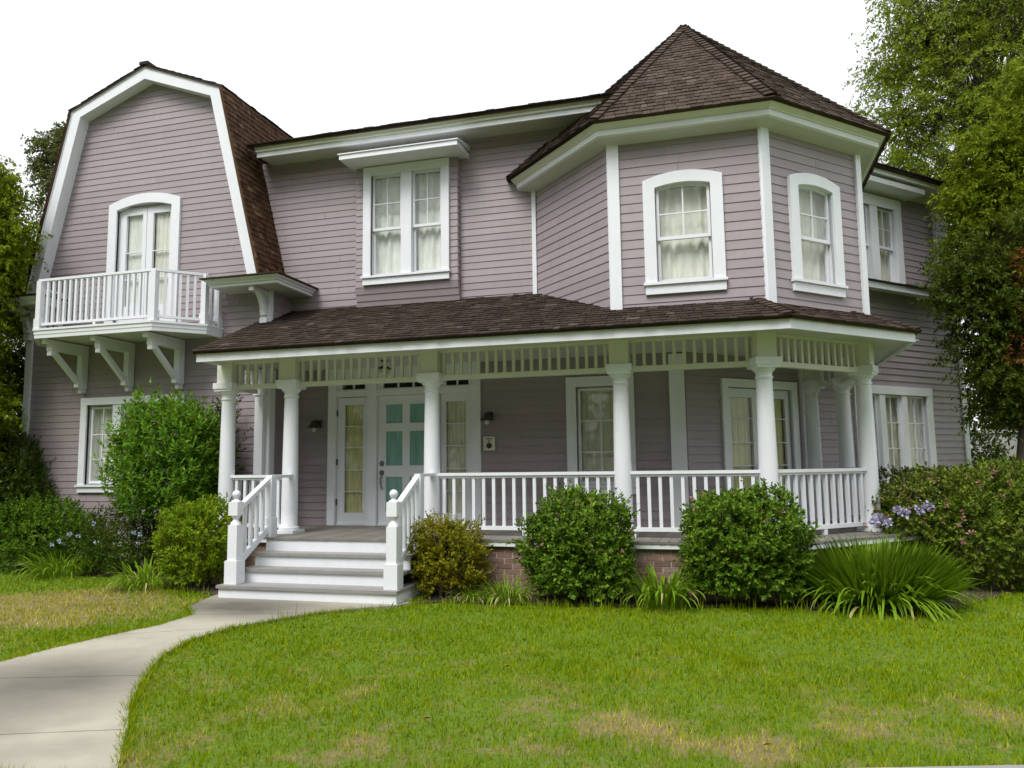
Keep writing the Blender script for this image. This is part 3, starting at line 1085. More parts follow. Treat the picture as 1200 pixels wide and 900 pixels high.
# ------------------------------------------------------------------ doors
def leaf(pl, s0, s1, z0, z1, parent, glass, rows, curt, name='door_leaf', d=-0.03, mun=0.014, top=None, cols=1):
    g0, g1, gz0, gz1 = glass
    b = MB()
    b.box(pl, s0, g0, d - 0.03, d + 0.015, z0, z1)
    b.box(pl, g1, s1, d - 0.03, d + 0.015, z0, z1)
    b.box(pl, g0, g1, d - 0.03, d + 0.0152, z0, gz0)
    if top:
        arc_band(b, pl, s0, s1, lambda s: z1, top, d - 0.03, d + 0.015, 6)
    b.box(pl, g0, g1, d - 0.03, d + 0.0152, gz1, z1)
    b.build(name, WHITE, parent)
    zs = [gz0] + rows + [gz1]
    for z in rows:
        MB().box(pl, g0, g1, d - 0.02, d + 0.010, z - mun / 2, z + mun / 2).build('muntin', WHITE, parent)
    for za, zb in zip(zs[:-1], zs[1:]):
        MB().box(pl, g0, g1, d - 0.014, d - 0.010, za, zb).build('pane', GLASS, parent)
    if curt:
        curtain(pl, g0, g1, gz0 - 0.03, gz1 + 0.03, d - 0.055, curt, parent, amp=0.008, waves=7)


# entry: surround, two sidelights, transoms, panelled door with teal panes
ztop = 3.246
b = MB()
b.box(MAIN, -6.29, -6.155, -0.03, 0.06, ZF, ztop)
b.box(MAIN, -5.585, -5.42, -0.03, 0.06, ZF, ztop)
b.box(MAIN, -4.47, -4.335, -0.03, 0.06, ZF, ztop)
b.box(MAIN, -3.795, -3.65, -0.03, 0.06, ZF, ztop)
b.box(MAIN, -6.155, -3.795, -0.03, 0.045, 2.76, 2.865)
b.box(MAIN, -6.155, -3.795, -0.03, 0.045, 3.03, ztop)
b.box(MAIN, -6.155, -3.795, -0.05, 0.02, ZF, ZF + 0.03)
ENT = b.build('entry_surround', WHITE, HOUSE)
well(MAIN, -6.17, -3.78, ZF, ztop, ENT, 0.4)
for (a, e, n) in ((-6.155, -5.585, 2), (-5.42, -4.47, 3), (-4.335, -3.795, 2)):
    TR = MB()
    TR.box(MAIN, a, e, -0.03, 0.012, 2.866, 2.885)
    TR.box(MAIN, a, e, -0.03, 0.012, 3.01, 3.029)
    TR.box(MAIN, a, a + 0.10, -0.03, 0.0122, 2.885, 3.01)
    TR.box(MAIN, e - 0.06, e, -0.03, 0.0122, 2.885, 3.01)
    for i in range(1, n):
        s = a + 0.10 + (e - a - 0.16) * i / n
        TR.box(MAIN, s - 0.012, s + 0.012, -0.03, 0.0122, 2.885, 3.01)
    T = TR.build('transom_frame', WHITE, ENT)
    MB().box(MAIN, a + 0.1, e - 0.06, -0.02, -0.016, 2.885, 3.01).build('transom_pane', GLASS, ENT)
SL = group_part('sidelight', (-5.87, YB, ZF), HOUSE)
SL['label'] = 'sidelight with straw-yellow curtain left of the front door'
leaf(MAIN, -6.15, -5.59, ZF + 0.03, 2.75, SL, (-6.02, -5.69, 0.88, 2.63), [1.22, 1.57, 1.93, 2.28], CURTY)
SR = group_part('sidelight', (-4.06, YB, ZF), HOUSE)
SR['label'] = 'sidelight with dull beige curtain right of the front door'
leaf(MAIN, -4.33, -3.80, ZF + 0.03, 2.76, SR, (-4.245, -3.91, 0.88, 2.63), [1.22, 1.57, 1.93, 2.28], CURTO)
for s in (-6.152, -3.798):
    for z in (2.45, 1.65, 1.0):
        MB().box(MAIN, s - 0.012, s + 0.012, -0.012, 0.012, z, z + 0.10).build('hinge', METALD, SL if s < -5 else SR)
# front door
b = MB()
dc = [(-5.415, -5.28), (-4.99, -4.865), (-4.575, -4.475)]
dz = [(ZF + 0.03, 0.90), (1.45, 1.63), (2.18, 2.31), (2.615, 2.755)]
for (a, e) in dc:
    b.box(MAIN, a, e, -0.06, -0.012, ZF + 0.03, 2.755)
for (a, e) in ((-5.28, -4.99), (-4.865, -4.575)):
    for (za, zb) in dz:
        b.box(MAIN, a, e, -0.06, -0.0122, za, zb)
DOOR = b.build('front_door', WHITE, HOUSE)
DOOR['label'] = 'white front door with six teal glass panes'
for (a, e) in ((-5.28, -4.99), (-4.865, -4.575)):
    for (za, zb) in ((0.90, 1.45), (1.63, 2.18), (2.31, 2.615)):
        MB().box(MAIN, a, e, -0.045, -0.035, za, zb).build('teal_pane', TEAL, DOOR)
b = MB()
for z in (1.665, 1.515):
    lm = MB().lathe(0, 0, [(0.001, 0.0), (0.040, 0.0), (0.038, 0.012), (0.020, 0.022), (0.018, 0.034), (0.001, 0.036)], 14)
    b.add([(-5.345 + v[0], YB + 0.012 - v[2], z + v[1] * 1.2) for v in lm.v], lm.f)
b.build('lock', STEEL, DOOR)
b = MB()
b.tube([(-5.345, YB + 0.01, 1.46), (-5.345, YB - 0.045, 1.43), (-5.335, YB - 0.055, 1.36), (-5.33, YB - 0.045, 1.29), (-5.335, YB + 0.01, 1.26)], [0.011, 0.013, 0.014, 0.012, 0.010], 8)
b.build('handle', STEEL, DOOR, smooth=True)

# glazed double door on the angled wall
D2 = casing(W3, 0.68, 2.31, ZF, 2.87, 0.125, 'glazed_double_door')
D2['label'] = 'glazed double door with pale yellow curtains at the right end of the porch'
well(W3, 0.805, 2.185, ZF, 2.745, D2, 0.3)
leaf(W3, 0.81, 1.49, ZF + 0.02, 2.735, D2, (0.90, 1.36, 0.90, 2.60), [1.22, 1.56, 1.91, 2.28], CURTY)
leaf(W3, 1.50, 2.18, ZF + 0.02, 2.735, D2, (1.63, 2.09, 0.90, 2.60), [1.22, 1.56, 1.91, 2.28], CURTY)
b = MB().sphere(W3.p(1.44, 0.05, 1.55), 0.03)
b.build('door_knob', STEEL, D2, smooth=True)

# balcony french door
FD = casing(WING, -10.36, -8.87, 3.945, 6.285, 0.17, 'balcony_door', rise=0.145)
FD['label'] = 'arched glazed double door opening on the balcony'
ftop = lambda s: 6.285 - 0.17 + 0.145 * (1 - ((s + 9.615) / 0.745) ** 2)
well(WING, -10.19, -9.04, 3.945, 6.24, FD, 0.3)
for (s0, s1, g0, g1) in ((-10.18, -9.62, -10.045, -9.70), (-9.61, -9.05, -9.48, -9.13)):
    zt = min(ftop(s0), ftop(s1))
    leaf(WING, s0, s1, 3.96, zt - 0.03, FD, (g0, g1, 4.45, zt - 0.09), [4.93, 5.41], CURTW if s0 < -10 else CURT, top=ftop, d=-0.05)


# ------------------------------------------------------------------ roofs
def shingles(name, p0, e, upv, Lf, Rf, T, expo, mat, parent, singles=0, deck=0.045, wmin=0.08, wmax=0.17, edge=None, deckname='roof'):
    """a shingled slope: p0 on the eave, e along it, upv up the slope; Lf,Rf give the span at height t. Returns the slope part."""
    p0, e, upv = Vector(p0), Vector(e).normalized(), Vector(upv).normalized()
    n = e.cross(upv).normalized()
    if n.z < 0 or (abs(n.z) < 1e-6):
        n = -n
    P = lambda s, t, h: p0 + e * s + upv * t + n * h
    D = MB()
    q = [(Lf(0), 0), (Rf(0), 0), (Rf(T), T), (Lf(T), T)]
    D.hexa([P(s, t, -deck) for s, t in q], [P(s, t, -0.001) for s, t in q])
    ro = D.build(deckname, mat, parent)
    S = MB()
    items = []
    t = -0.03
    row = 0
    while t < T - 0.03:
        tt = max(t, 0)
        l, r = Lf(tt), Rf(tt)
        s = l - 0.0 - random.random() * 0.05
        while s < r - 0.01:
            wv = random.uniform(wmin, wmax)
            a, c = max(s, l - 0.015) + 0.004, min(s + wv, r + 0.015) - 0.004
            s += wv
            if c - a < 0.02:
                continue
            j = random.uniform(-0.007, 0.007)
            h = random.uniform(0.013, 0.023)
            t1 = min(t + expo * 1.2, T)
            l1, r1 = Lf(t1), Rf(t1)
            a1, c1 = max(a, l1 - 0.015), min(c, r1 + 0.015)
            if c1 - a1 < 0.005:
                a1 = c1 = (max(a, min(c, (l1 + r1) / 2)))
                c1 += 0.005
            A = [P(a, t + j, 0.001), P(c, t + j, 0.001), P(c1, t1, 0.0), P(a1, t1, 0.0)]
            B = [P(a, t + j, h), P(c, t + j, h + random.uniform(-.003, .003)), P(c1, t1, 0.006), P(a1, t1, 0.006)]
            items.append((A, B))
        t += expo
        row += 1
    random.shuffle(items)
    cnt = 0
    items.sort(key=lambda it: (Vector(it[1][0]) - camp).length)
    for A, B in items:
        if cnt < singles:
            MB().hexa(A, B).build('shingle', mat, ro)
            cnt += 1
        else:
            S.hexa(A, B)
    if S.v:
        so = S.build('shingle_courses', mat, ro)
        so['kind'] = 'stuff'
    return ro


def ridge_caps(p0, p1, n1, n2, mat, parent, w=0.10, step=0.13):
    """overlapping cap shingles along a hip from p0 (low) to p1"""
    p0, p1 = Vector(p0), Vector(p1)
    d = (p1 - p0)
    L = d.length
    d.normalize()
    n1, n2 = Vector(n1).normalized(), Vector(n2).normalized()
    u1 = d.cross(n1).normalized()
    u2 = d.cross(n2).normalized()
    if u1.dot(n2) > 0:
        u1 = -u1
    if u2.dot(n1) > 0:
        u2 = -u2
    nn = (n1 + n2).normalized()
    t = 0.0
    while t < L - 0.05:
        a = p0 + d * (t + random.uniform(-0.008, 0.008))
        b_ = p0 + d * min(t + step * 1.25, L)
        h0, h1 = 0.045, 0.026
        ww = w * random.uniform(0.92, 1.08)
        m = MB()
        for (u, n) in ((u1, n1), (u2, n2)):
            A = [a + nn * (h0 - 0.016), a + u * ww + n * (h0 - 0.018), b_ + u * ww + n * (h1 - 0.02), b_ + nn * (h1 - 0.018)]
            B = [a + nn * h0, a + u * ww + n * (h0 - 0.004), b_ + u * ww + n * (h1 - 0.006), b_ + nn * h1]
            m.hexa(A, B)
        m.build('ridge_shingle', mat, parent)
        t += step


# turret roof
C = ((tB + tC) / 2, YT + 1.2071 * TS)
AP = 1.2071 * TS + 0.40
ZE, ZA = 6.10, 8.80
tan8 = K
slopes = {}
for k in range(8):
    ang = -math.pi / 2 + k * math.pi / 4         # outward normal direction in plan
    nx, ny = math.cos(ang), math.sin(ang)
    ex, ey = -ny, nx
    p0 = (C[0] + nx * AP, C[1] + ny * AP, ZE)
    upv = (-nx * AP, -ny * AP, ZA - ZE)
    T = math.hypot(AP, ZA - ZE)
    half = AP * tan8
    Lf = lambda t, half=half, T=T: -half * (1 - t / T)
    Rf = lambda t, half=half, T=T: half * (1 - t / T)
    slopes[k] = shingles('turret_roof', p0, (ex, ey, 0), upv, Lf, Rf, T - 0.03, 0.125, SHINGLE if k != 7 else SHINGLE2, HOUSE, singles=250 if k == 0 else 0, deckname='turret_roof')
for k in range(8):
    a0 = -math.pi / 2 + k * math.pi / 4
    a1 = a0 + math.pi / 4
    am = (a0 + a1) / 2
    rr = AP / math.cos(math.pi / 8)
    lo = (C[0] + math.cos(am) * rr, C[1] + math.sin(am) * rr, ZE + 0.01)
    N = lambda a: (math.cos(a) * (ZA - ZE), math.sin(a) * (ZA - ZE), AP)
    ridge_caps(lo, (C[0], C[1], ZA + 0.01), N(a0), N(a1), SHINGLE, slopes[k], 0.10, 0.13)
b = MB().lathe(C[0], C[1], [(0.10, ZA - 0.10), (0.06, ZA - 0.02), (0.001, ZA + 0.06)], 8)
b.build('roof_cap', FLASH, slopes[0])
# turret eave: soffit, fascia and crown in one sweep round the octagon
tv = [(TA[0], YB + 0.2, -1, 0), (TA[0], TA[1], -1, -K), (tB, YT, -K, -1), (tC, YT, K, -1), (TD[0], TD[1], 1, -K), (TD[0], 13.6, 1, 0)]
MB().sweep(tv, [(0.0, 5.885), (0.25, 5.93), (0.25, 5.96), (0.0, 5.96)]).build('turret_soffit', SOFFIT, HOUSE)
MB().sweep(tv, [(0.235, 5.925), (0.272, 5.940), (0.276, 6.01), (0.235, 6.01)]).build('turret_fascia', WHITE, HOUSE)
MB().sweep(tv, [(0.0, 5.962), (0.262, 6.011), (0.29, 6.014), (0.295, 6.03), (0.335, 6.05), (0.36, 6.075), (0.365, 6.085), (0.0, 6.10)]).build('turret_crown', CREAM, HOUSE)

# main roof eave
b = MB()
b.wbox(-7.46, -1.2, 10.83, YB + 0.06, 6.90, 6.93)
b.build('main_soffit', SOFFIT, HOUSE)
b = MB()
b.wbox(-7.47, -1.2, 10.80, 10.835, 6.865, 6.945)
b.build('main_fascia', WHITE, HOUSE)
b = MB()
b.wbox(-7.475, -1.2, 10.765, 10.84, 6.947, 6.995)
b.wbox(-7.48, -1.2, 10.735, 10.85, 6.997, 7.03)
b.build('main_crown', CREAM, HOUSE)
b = MB()
sl = 0.34
shingles('main_roof', (-7.60, 10.69, 7.045), (1, 0, 0), (0, 1, sl), lambda t: -0.13 * t, lambda t: 6.9, 4.6, 0.16, SHINGLE2, HOUSE, deckname='main_roof', wmin=0.1, wmax=0.25)
MB().hexa([(-8.2, 15.0, 8.46), (-0.7, 15.0, 8.46), (-0.7, 19.5, 7.0), (-8.2, 19.5, 7.0)], [(-8.2, 15.0, 8.52), (-0.7, 15.0, 8.52), (-0.7, 19.5, 7.06), (-8.2, 19.5, 7.06)]).build('main_roof_rear', SHINGLE2, HOUSE)
MB().wbox(-7.2, -2.72, YB + 0.02, YB + 0.1, 6.80, 6.90).build('main_frieze', SIDING, HOUSE)
# angled wing eave and roof
b = MB()
b.box(W3, 2.5, 7.12, 0.0, 0.44, 6.56, 6.585)
b.build('wing_soffit', SOFFIT, HOUSE)
b = MB()
b.box(W3, 2.5, 7.16, 0.42, 0.46, 6.55, 6.63)
b.box(W3, 7.12, 7.16, -1.5, 0.42, 6.55, 6.63)
b.build('wing_fascia', WHITE, HOUSE)
MB().box(W3, 2.5, 6.97, 0.02, 0.05, 6.44, 6.56).build('wing_frieze', CREAM, HOUSE)
p = W3.p(2.4, 0.54, 6.66)
shingles('wing_roof', p, (R2, R2, 0), (-R2, R2, 0.18), lambda t: 0.0, lambda t: 4.90, 3.0, 0.16, SHINGLE2, HOUSE, deckname='wing_roof', wmin=0.1, wmax=0.22)

# gambrel roof
gz0 = 4.63
YG0, YG1 = 10.46, 19.0
kn, rd = (1.582, 8.076), 8.698
lowh = 2.44
for sgn in (1, -1):
    lo = Vector((GX + sgn * lowh, YG0, gz0))
    hi = Vector((GX + sgn * kn[0], YG0, kn[1]))
    up = hi - lo
    if sgn > 0:
        e, p0 = (0, 1, 0), lo
        L, Rr_ = (lambda t: 0.0), (lambda t: 4.2)
    else:
        e, p0 = (0, 1, 0), lo
        L, Rr_ = (lambda t: 0.0), (lambda t: YG1 - YG0)
    sh = shingles('gambrel_roof', p0, e, up, L, Rr_, up.length, 0.105, SHINGLE3, HOUSE, singles=0, deckname='gambrel_roof', wmin=0.06, wmax=0.14)
    up2 = Vector((GX, YG0, rd)) - hi
    shingles('gambrel_roof', hi, (0, 1, 0), up2, lambda t: 0.0, lambda t: 5.0, up2.length, 0.15, SHINGLE2, HOUSE, deckname='gambrel_roof', wmin=0.12, wmax=0.25)
MB().box(WORLD, GX - 0.09, GX + 0.09, -YG0 - 5, -YG0 + 0.02, rd - 0.01, rd + 0.045).build('ridge_cap', SHINGLE2, HOUSE)


def gam_poly(off):
    h = lowh - off
    k2 = kn[0] - off * 0.92
    return [(GX - h, gz0 - 0.02), (GX - k2, kn[1] - off * 0.62), (GX, rd - off * 1.08), (GX + k2, kn[1] - off * 0.62), (GX + h, gz0 - 0.02)]


def strip(polyo, polyi, y0, y1):
    b = MB()
    for i in range(len(polyo) - 1):
        (ax, az), (bx, bz) = polyo[i], polyo[i + 1]
        (cx_, cz_), (dx_, dz_) = polyi[i + 1], polyi[i]
        b.hexa([(ax, y0, az), (bx, y0, bz), (cx_, y0, cz_), (dx_, y0, dz_)], [(ax, y1, az), (bx, y1, bz), (cx_, y1, cz_), (dx_, y1, dz_)])
    return b


strip(gam_poly(0.03), gam_poly(0.235), 10.485, 10.525).build('bargeboard', WHITE, HOUSE)
strip(gam_poly(-0.005), gam_poly(0.05), 10.468, 10.4845).build('rake_moulding', WHITE, HOUSE)
strip(gam_poly(0.20), gam_poly(0.225), 10.526, 10.75).build('gable_soffit', WHITE, HOUSE)


# pent eave returns at the wing corners with a curved bracket each
def eave_return(verts, name):
    b = MB()
    b.sweep(verts, [(0.0, 4.50), (0.40, 4.50), (0.40, 4.515), (0.0, 4.515)])
    ro = MB().sweep(verts, [(0.385, 4.492), (0.425, 4.497), (0.425, 4.54), (0.45, 4.545), (0.455, 4.565), (0.485, 4.585), (0.50, 4.61), (0.0, 4.615)]).build(name, WHITE, HOUSE)
    b.build('soffit', SOFFIT, ro)
    MB().sweep(verts, [(0.0, 4.62), (0.535, 4.612), (0.54, 4.632), (0.0, 4.80)]).build('pent_shingles', SHINGLE2, ro)
    return ro


# front faces at Y 10.71; offsets run to 0.5 forward
er = eave_return([(-7.42, 10.71, -1, 0), (-7.42, 10.70, -1, -1.2), (-7.06, 10.70, 1, -1.2), (-7.06, 11.26, 1, 0)], 'eave_return')
el = eave_return([(-12.03, 11.6, -1, 0), (-12.03, 10.70, -1, -1.2), (-11.70, 10.70, 1, -1.2), (-11.70, 10.71, 1, 0)], 'eave_return')


def curved_bracket(xc, y, parent, z0=3.95, z1=4.49, wd=0.09):
    b = MB()
    b.wbox(xc - wd / 2 - 0.035, xc + wd / 2 + 0.035, y - 0.05, y, z0, z1)
    b.wbox(xc - wd / 2 - 0.02, xc + wd / 2 + 0.02, y - 0.11, y - 0.05, z0 - 0.0, z0 + 0.10)
    n = 8
    pts = []
    for i in range(n + 1):
        a = math.pi / 2 * i / n
        pts.append((y - 0.05 - 0.33 * (1 - math.cos(a)), z0 + 0.14 + (z1 - z0 - 0.14) * math.sin(a)))
    for (ya, za), (yb, zb) in zip(pts[:-1], pts[1:]):
        b.hexa([(xc - wd / 2, ya - 0.08, za - 0.01), (xc + wd / 2, ya - 0.08, za - 0.01), (xc + wd / 2, ya, za), (xc - wd / 2, ya, za)],
               [(xc - wd / 2, yb - 0.08, zb - 0.01), (xc + wd / 2, yb - 0.08, zb - 0.01), (xc + wd / 2, yb, zb), (xc - wd / 2, yb, zb)])
    b.wbox(xc - wd / 2 + 0.004, xc + wd / 2 - 0.004, y - 0.45, y - 0.05, z1 - 0.07, z1)
    return b.build('eave_bracket', WHITE, parent)


curved_bracket(-7.13, 10.69, er)
curved_bracket(-11.98, 10.69, el)
MB().box(WING, -7.16, -7.03, -0.01, 0.046, 3.2, 4.5).build('corner_board', WHITE, HOUSE)

# ------------------------------------------------------------------ balcony
yb, b0, b1, bc = 9.73, -10.844, -8.544, 0.565
bv = [(b0 - bc, 10.70, -1, 0), (b0 - bc, yb + bc, -1, -K), (b0, yb, -K, -1), (b1, yb, K, -1), (b1 + bc, yb + bc, 1, -K), (b1 + bc, 10.70, 1, 0)]
plan = [(x, y) for x, y, _, _ in bv]
n = len(plan)
bf = MB()
bf.add([(x, y, 3.80) for x, y in plan] + [(x, y, 3.90) for x, y in plan], [tuple(range(n)), tuple(range(n, 2 * n))] + [(i, (i + 1) % n, n + (i + 1) % n, n + i) for i in range(n)])
BAL = bf.build('balcony', SOFFIT, HOUSE)
MB().sweep(bv, [(-0.06, 3.775), (0.0, 3.775), (0.004, 3.835), (0.012, 3.838), (0.014, 3.895), (0.03, 3.90), (0.03, 3.932), (-0.06, 3.932)]).build('balcony_fascia', WHITE, BAL)
sheet('balcony_deck', [(x, y) for x, y in plan], 3.938, FLOORW, BAL, th=0.036)
rp = [(b0 - bc + 0.06, 10.66), (b0 - bc + 0.06, yb + bc + 0.02), (b0 + 0.02, yb + 0.06), (b1 - 0.02, yb + 0.06), (b1 + bc - 0.06, yb + bc + 0.02), (b1 + bc - 0.06, 10.66)]
ZB = 3.938
posts = MB()
for i, (x, y) in enumerate(rp):
    b = MB()
    b.wbox(x - 0.045, x + 0.045, y - 0.045, y + 0.045, ZB, 4.745)
    b.wbox(x - 0.058, x + 0.058, y - 0.058, y + 0.058, ZB, ZB + 0.17)
    b.build('balcony_post', WHITE, BAL)
bal0 = None
for (p, q) in zip(rp[:-1], rp[1:]):
    p, q = Vector((*p, 0)), Vector((*q, 0))
    d = (q - p)
    L = d.length
    d.normalize()
    pl = Pl(p.x, p.y, d.x, d.y)
    MB().box(pl, -0.03, L + 0.03, -0.03, 0.03, 4.735, 4.775).build('balcony_handrail', WHITE, BAL)
    b = MB().box(pl, 0.03, L - 0.03, -0.022, 0.022, ZB + 0.055, ZB + 0.095)
    b.box(pl, L / 2 - 0.025, L / 2 + 0.025, -0.02, 0.02, ZB, ZB + 0.054)
    b.build('balcony_bottom_rail', WHITE, BAL)
    m = max(2, int(round((L - 0.09) / 0.112)))
    for i in range(1, m):
        s = 0.045 + (L - 0.09) * i / m
        loc = pl.p(s, 0, (ZB + 0.095 + 4.735) / 2)
        if bal0 is None:
            bal0 = MB().wbox(loc[0] - 0.019, loc[0] + 0.019, loc[1] - 0.019, loc[1] + 0.019, ZB + 0.096, 4.734).build('baluster', WHITE, BAL)
            bal0.location = loc
            bal0.rotation_euler.z = math.atan2(d.y, d.x)
        else:
            copy_at(bal0, loc, math.atan2(d.y, d.x))
for xc in (-10.735, -9.755, -8.74):
    b = MB()
    wd = 0.10
    x0, x1 = xc - wd / 2, xc + wd / 2
    b.wbox(x0, x1, 10.55, 10.69, 3.03, 3.60)
    b.wbox(x0 + 0.015, x1 - 0.015, 10.58, 10.69, 2.95, 3.029)
    b.wbox(x0 - 0.003, x1 + 0.003, 9.92, 10.69, 3.60, 3.70)
    b.wbox(x0 + 0.002, x1 - 0.002, 9.82, 10.69, 3.70, 3.775)
    b.bar((xc, 9.99, 3.60), (xc, 10.57, 3.09), 0.075, 0.07, (1, 0, 0))
    b.wbox(x0 + 0.004, x1 - 0.004, 9.93, 10.05, 3.52, 3.60)
    b.wbox(x0 + 0.004, x1 - 0.004, 10.50, 10.55, 3.04, 3.13)
    b.build('balcony_bracket', WHITE, BAL)

# ------------------------------------------------------------------ porch
YP = 9.843
CX = [(-7.19, YP), (-6.12, YP), (-3.91, YP), (-1.282, YP), (0.494, YP), (1.845, 11.194), (1.80, 12.77), (1.36, 13.0)]
ZCAP = 2.79


def column(x, y, rot):
    b = MB()
    prof = [(0.145, ZF + 0.045), (0.150, ZF + 0.065), (0.145, ZF + 0.085), (0.122, ZF + 0.095), (0.122, ZF + 0.105)]
    for k in range(9):
        f = k / 8
        prof.append((0.118 - 0.020 * f ** 1.6, ZF + 0.11 + f * (2.62 - ZF - 0.11)))
    prof += [(0.098, 2.63), (0.108, 2.635), (0.112, 2.648), (0.108, 2.66), (0.099, 2.664), (0.099, 2.70), (0.105, 2.71), (0.135, 2.745), (0.142, 2.758), (0.142, 2.765)]
    b.lathe(x, y, prof, 24)
    c = b.build('porch_column', WHITE, HOUSE, smooth=True)
    p = Pl(x, y, math.cos(rot), math.sin(rot))
    MB().box(p, -0.16, 0.16, -0.16, 0.16, ZF + 0.001, ZF + 0.045).build('plinth', WHITE, c)
    a = MB().box(p, -0.150, 0.150, -0.150, 0.150, 2.765, 2.80)
    a.box(p, -0.165, 0.165, -0.165, 0.165, 2.80, 2.89)
    a.build('capital', WHITE, c)
    MB().box(p, -0.125, 0.125, -0.125, 0.125, 2.89, 3.24).build('upper_post', CREAM, c)
    return c


rots = [0, 0, 0, 0, K, math.pi / 4 + 0.39, math.pi / 2 + 0.39, math.pi * 0.75]
rots = [0, 0, 0, 0, math.pi / 8, math.pi * 3 / 8, math.pi / 2, math.pi * 0.75]
for (x, y), r in zip(CX, rots):
    column(x, y, r)
# pilaster where the porch meets the wing
b = MB()
b.wbox(-7.25, -7.10, 10.59, 10.66, ZF, 2.78)
b.wbox(-7.28, -7.07, 10.57, 10.66, 2.78, 2.88)
b.wbox(-7.25, -7.10, 10.59, 10.66, 2.88, 3.2)
b.build('pilaster', WHITE, HOUSE)

spind = None
rb = None


def frieze(p, q, gap=0.13):
    global spind
    p, q = Vector((*p, 0)), Vector((*q, 0))
    d = q - p
    L = d.length
    d.normalize()
    pl = Pl(p.x, p.y, d.x, d.y)
    fr = MB().box(pl, gap, L - gap, -0.045, 0.045, 2.795, 2.862).build('porch_frieze', CREAM, HOUSE)
    m = max(2, int(round((L - 2 * gap) / 0.127)))
    for i in range(m):
        s = gap + (L - 2 * gap) * (i + 0.5) / m
        loc = pl.p(s, 0, (2.862 + 3.17) / 2)
        if spind is None:
            spind = MB().wbox(loc[0] - 0.020, loc[0] + 0.020, loc[1] - 0.020, loc[1] + 0.020, 2.863, 3.169).build('spindle', CREAM, fr)
            spind.location = loc
        else:
            o = copy_at(spind, loc, math.atan2(d.y, d.x))
            o.parent = fr
            o.matrix_parent_inverse = Matrix.Translation(-WLOC[fr])


def railing(p, q, gap=0.115, feet=True):
    global rb
    p, q = Vector((*p, 0)), Vector((*q, 0))
    d = q - p
    L = d.length
    d.normalize()
    pl = Pl(p.x, p.y, d.x, d.y)
    b = MB().box(pl, gap - 0.02, L - gap + 0.02, -0.05, 0.05, 1.475, 1.515)
    b.box(pl, gap, L - gap, -0.028, 0.028, 1.445, 1.475)
    rl = b.build('porch_railing', WHITE, HOUSE)
    MB().box(pl, gap - 0.01, L - gap + 0.01, -0.032, 0.032, ZF + 0.075, ZF + 0.125).build('bottom_rail', WHITE, rl)
    MB().box(pl, L / 2 - 0.03, L / 2 + 0.03, -0.028, 0.028, ZF, ZF + 0.075).build('rail_foot', WHITE, rl)
    m = max(2, int(round((L - 2 * gap) / 0.138)))
    for i in range(m):
        s = gap + (L - 2 * gap) * (i + 0.5) / m
        loc = pl.p(s, 0, (ZF + 0.125 + 1.445) / 2)
        if rb is None:
            rb = MB().wbox(loc[0] - 0.021, loc[0] + 0.021, loc[1] - 0.021, loc[1] + 0.021, ZF + 0.126, 1.444).build('baluster', WHITE, rl)
            rb.location = loc
        else:
            o = copy_at(rb, loc, math.atan2(d.y, d.x))
            o.parent = rl
            o.matrix_parent_inverse = Matrix.Translation(-WLOC[rl])


for i in range(7):
    frieze(CX[i], CX[i + 1], 0.125)
frieze(CX[0], (-7.18, 10.62), 0.12)
for (i, j) in ((0, 1), (2, 3), (3, 4), (4, 5), (5, 6)):
    railing(CX[i], CX[j])
railing(CX[0], (-7.18, 10.62), 0.1)

# porch beam above the spindles, ceiling, fascia
pv = [(-7.19, YP, 0, -1), (0.494, YP, K, -1), (1.845, 11.194, 1, -K), (1.845, 13.5, 1, 0)]
MB().sweep(pv, [(-0.06, 3.17), (0.06, 3.17), (0.06, 3.26), (-0.06, 3.26)]).build('porch_beam', CREAM, HOUSE)
ceil = [(-7.2, YB + 0.02), (-7.2, YP), (0.494, YP), (1.845, 11.194), (1.845, 13.66), (-0.53, YB + 0.02)]
sheet('porch_ceiling', ceil, 3.25, SOFFIT, HOUSE, th=0.02)
fo = 0.68
MB().sweep(pv, [(0.06, 3.205), (fo - 0.02, 3.165), (fo - 0.02, 3.18), (0.06, 3.22)]).build('porch_soffit', SOFFIT, HOUSE)
fv = [(-7.253, YP, 0, -1), (0.494, YP, K, -1), (1.76, 11.109, 1, -K), (1.76, 13.58, 1, 0)]
MB().sweep(fv, [(fo - 0.035, 3.137), (fo, 3.137), (fo, 3.262), (fo - 0.035, 3.262)]).build('porch_fascia', WHITE, HOUSE)
MB().wbox(-7.253, -7.21, YP - fo + 0.036, 10.70, 3.15, 3.255).build('porch_rake_board', WHITE, HOUSE)
# porch roof: front, angled and side slopes
SL_ = 0.45
E0 = (fv[0][0] - 0.03, YP - fo - 0.05)
e1 = (0.494 + K * (fo + 0.05), YP - fo - 0.05)
e2 = (1.76 + fo + 0.05, 11.109 - K * (fo + 0.05))
Tf = math.hypot(1, SL_)
ze = 3.285
Lr = e1[0] - E0[0]
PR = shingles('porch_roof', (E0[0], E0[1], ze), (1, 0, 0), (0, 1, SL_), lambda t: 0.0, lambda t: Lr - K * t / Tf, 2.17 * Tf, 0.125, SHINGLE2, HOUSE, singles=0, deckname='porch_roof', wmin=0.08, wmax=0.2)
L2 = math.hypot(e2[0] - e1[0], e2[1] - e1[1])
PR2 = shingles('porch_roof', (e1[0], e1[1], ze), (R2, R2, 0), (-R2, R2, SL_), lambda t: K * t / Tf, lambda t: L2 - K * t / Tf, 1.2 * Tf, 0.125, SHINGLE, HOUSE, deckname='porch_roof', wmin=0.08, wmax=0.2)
PR3 = shingles('porch_roof', (e2[0], e2[1], ze), (0, 1, 0), (-1, 0, SL_), lambda t: K * t / Tf, lambda t: 3.0 - t / Tf, 0.9 * Tf, 0.125, SHINGLE2, HOUSE, deckname='porch_roof')
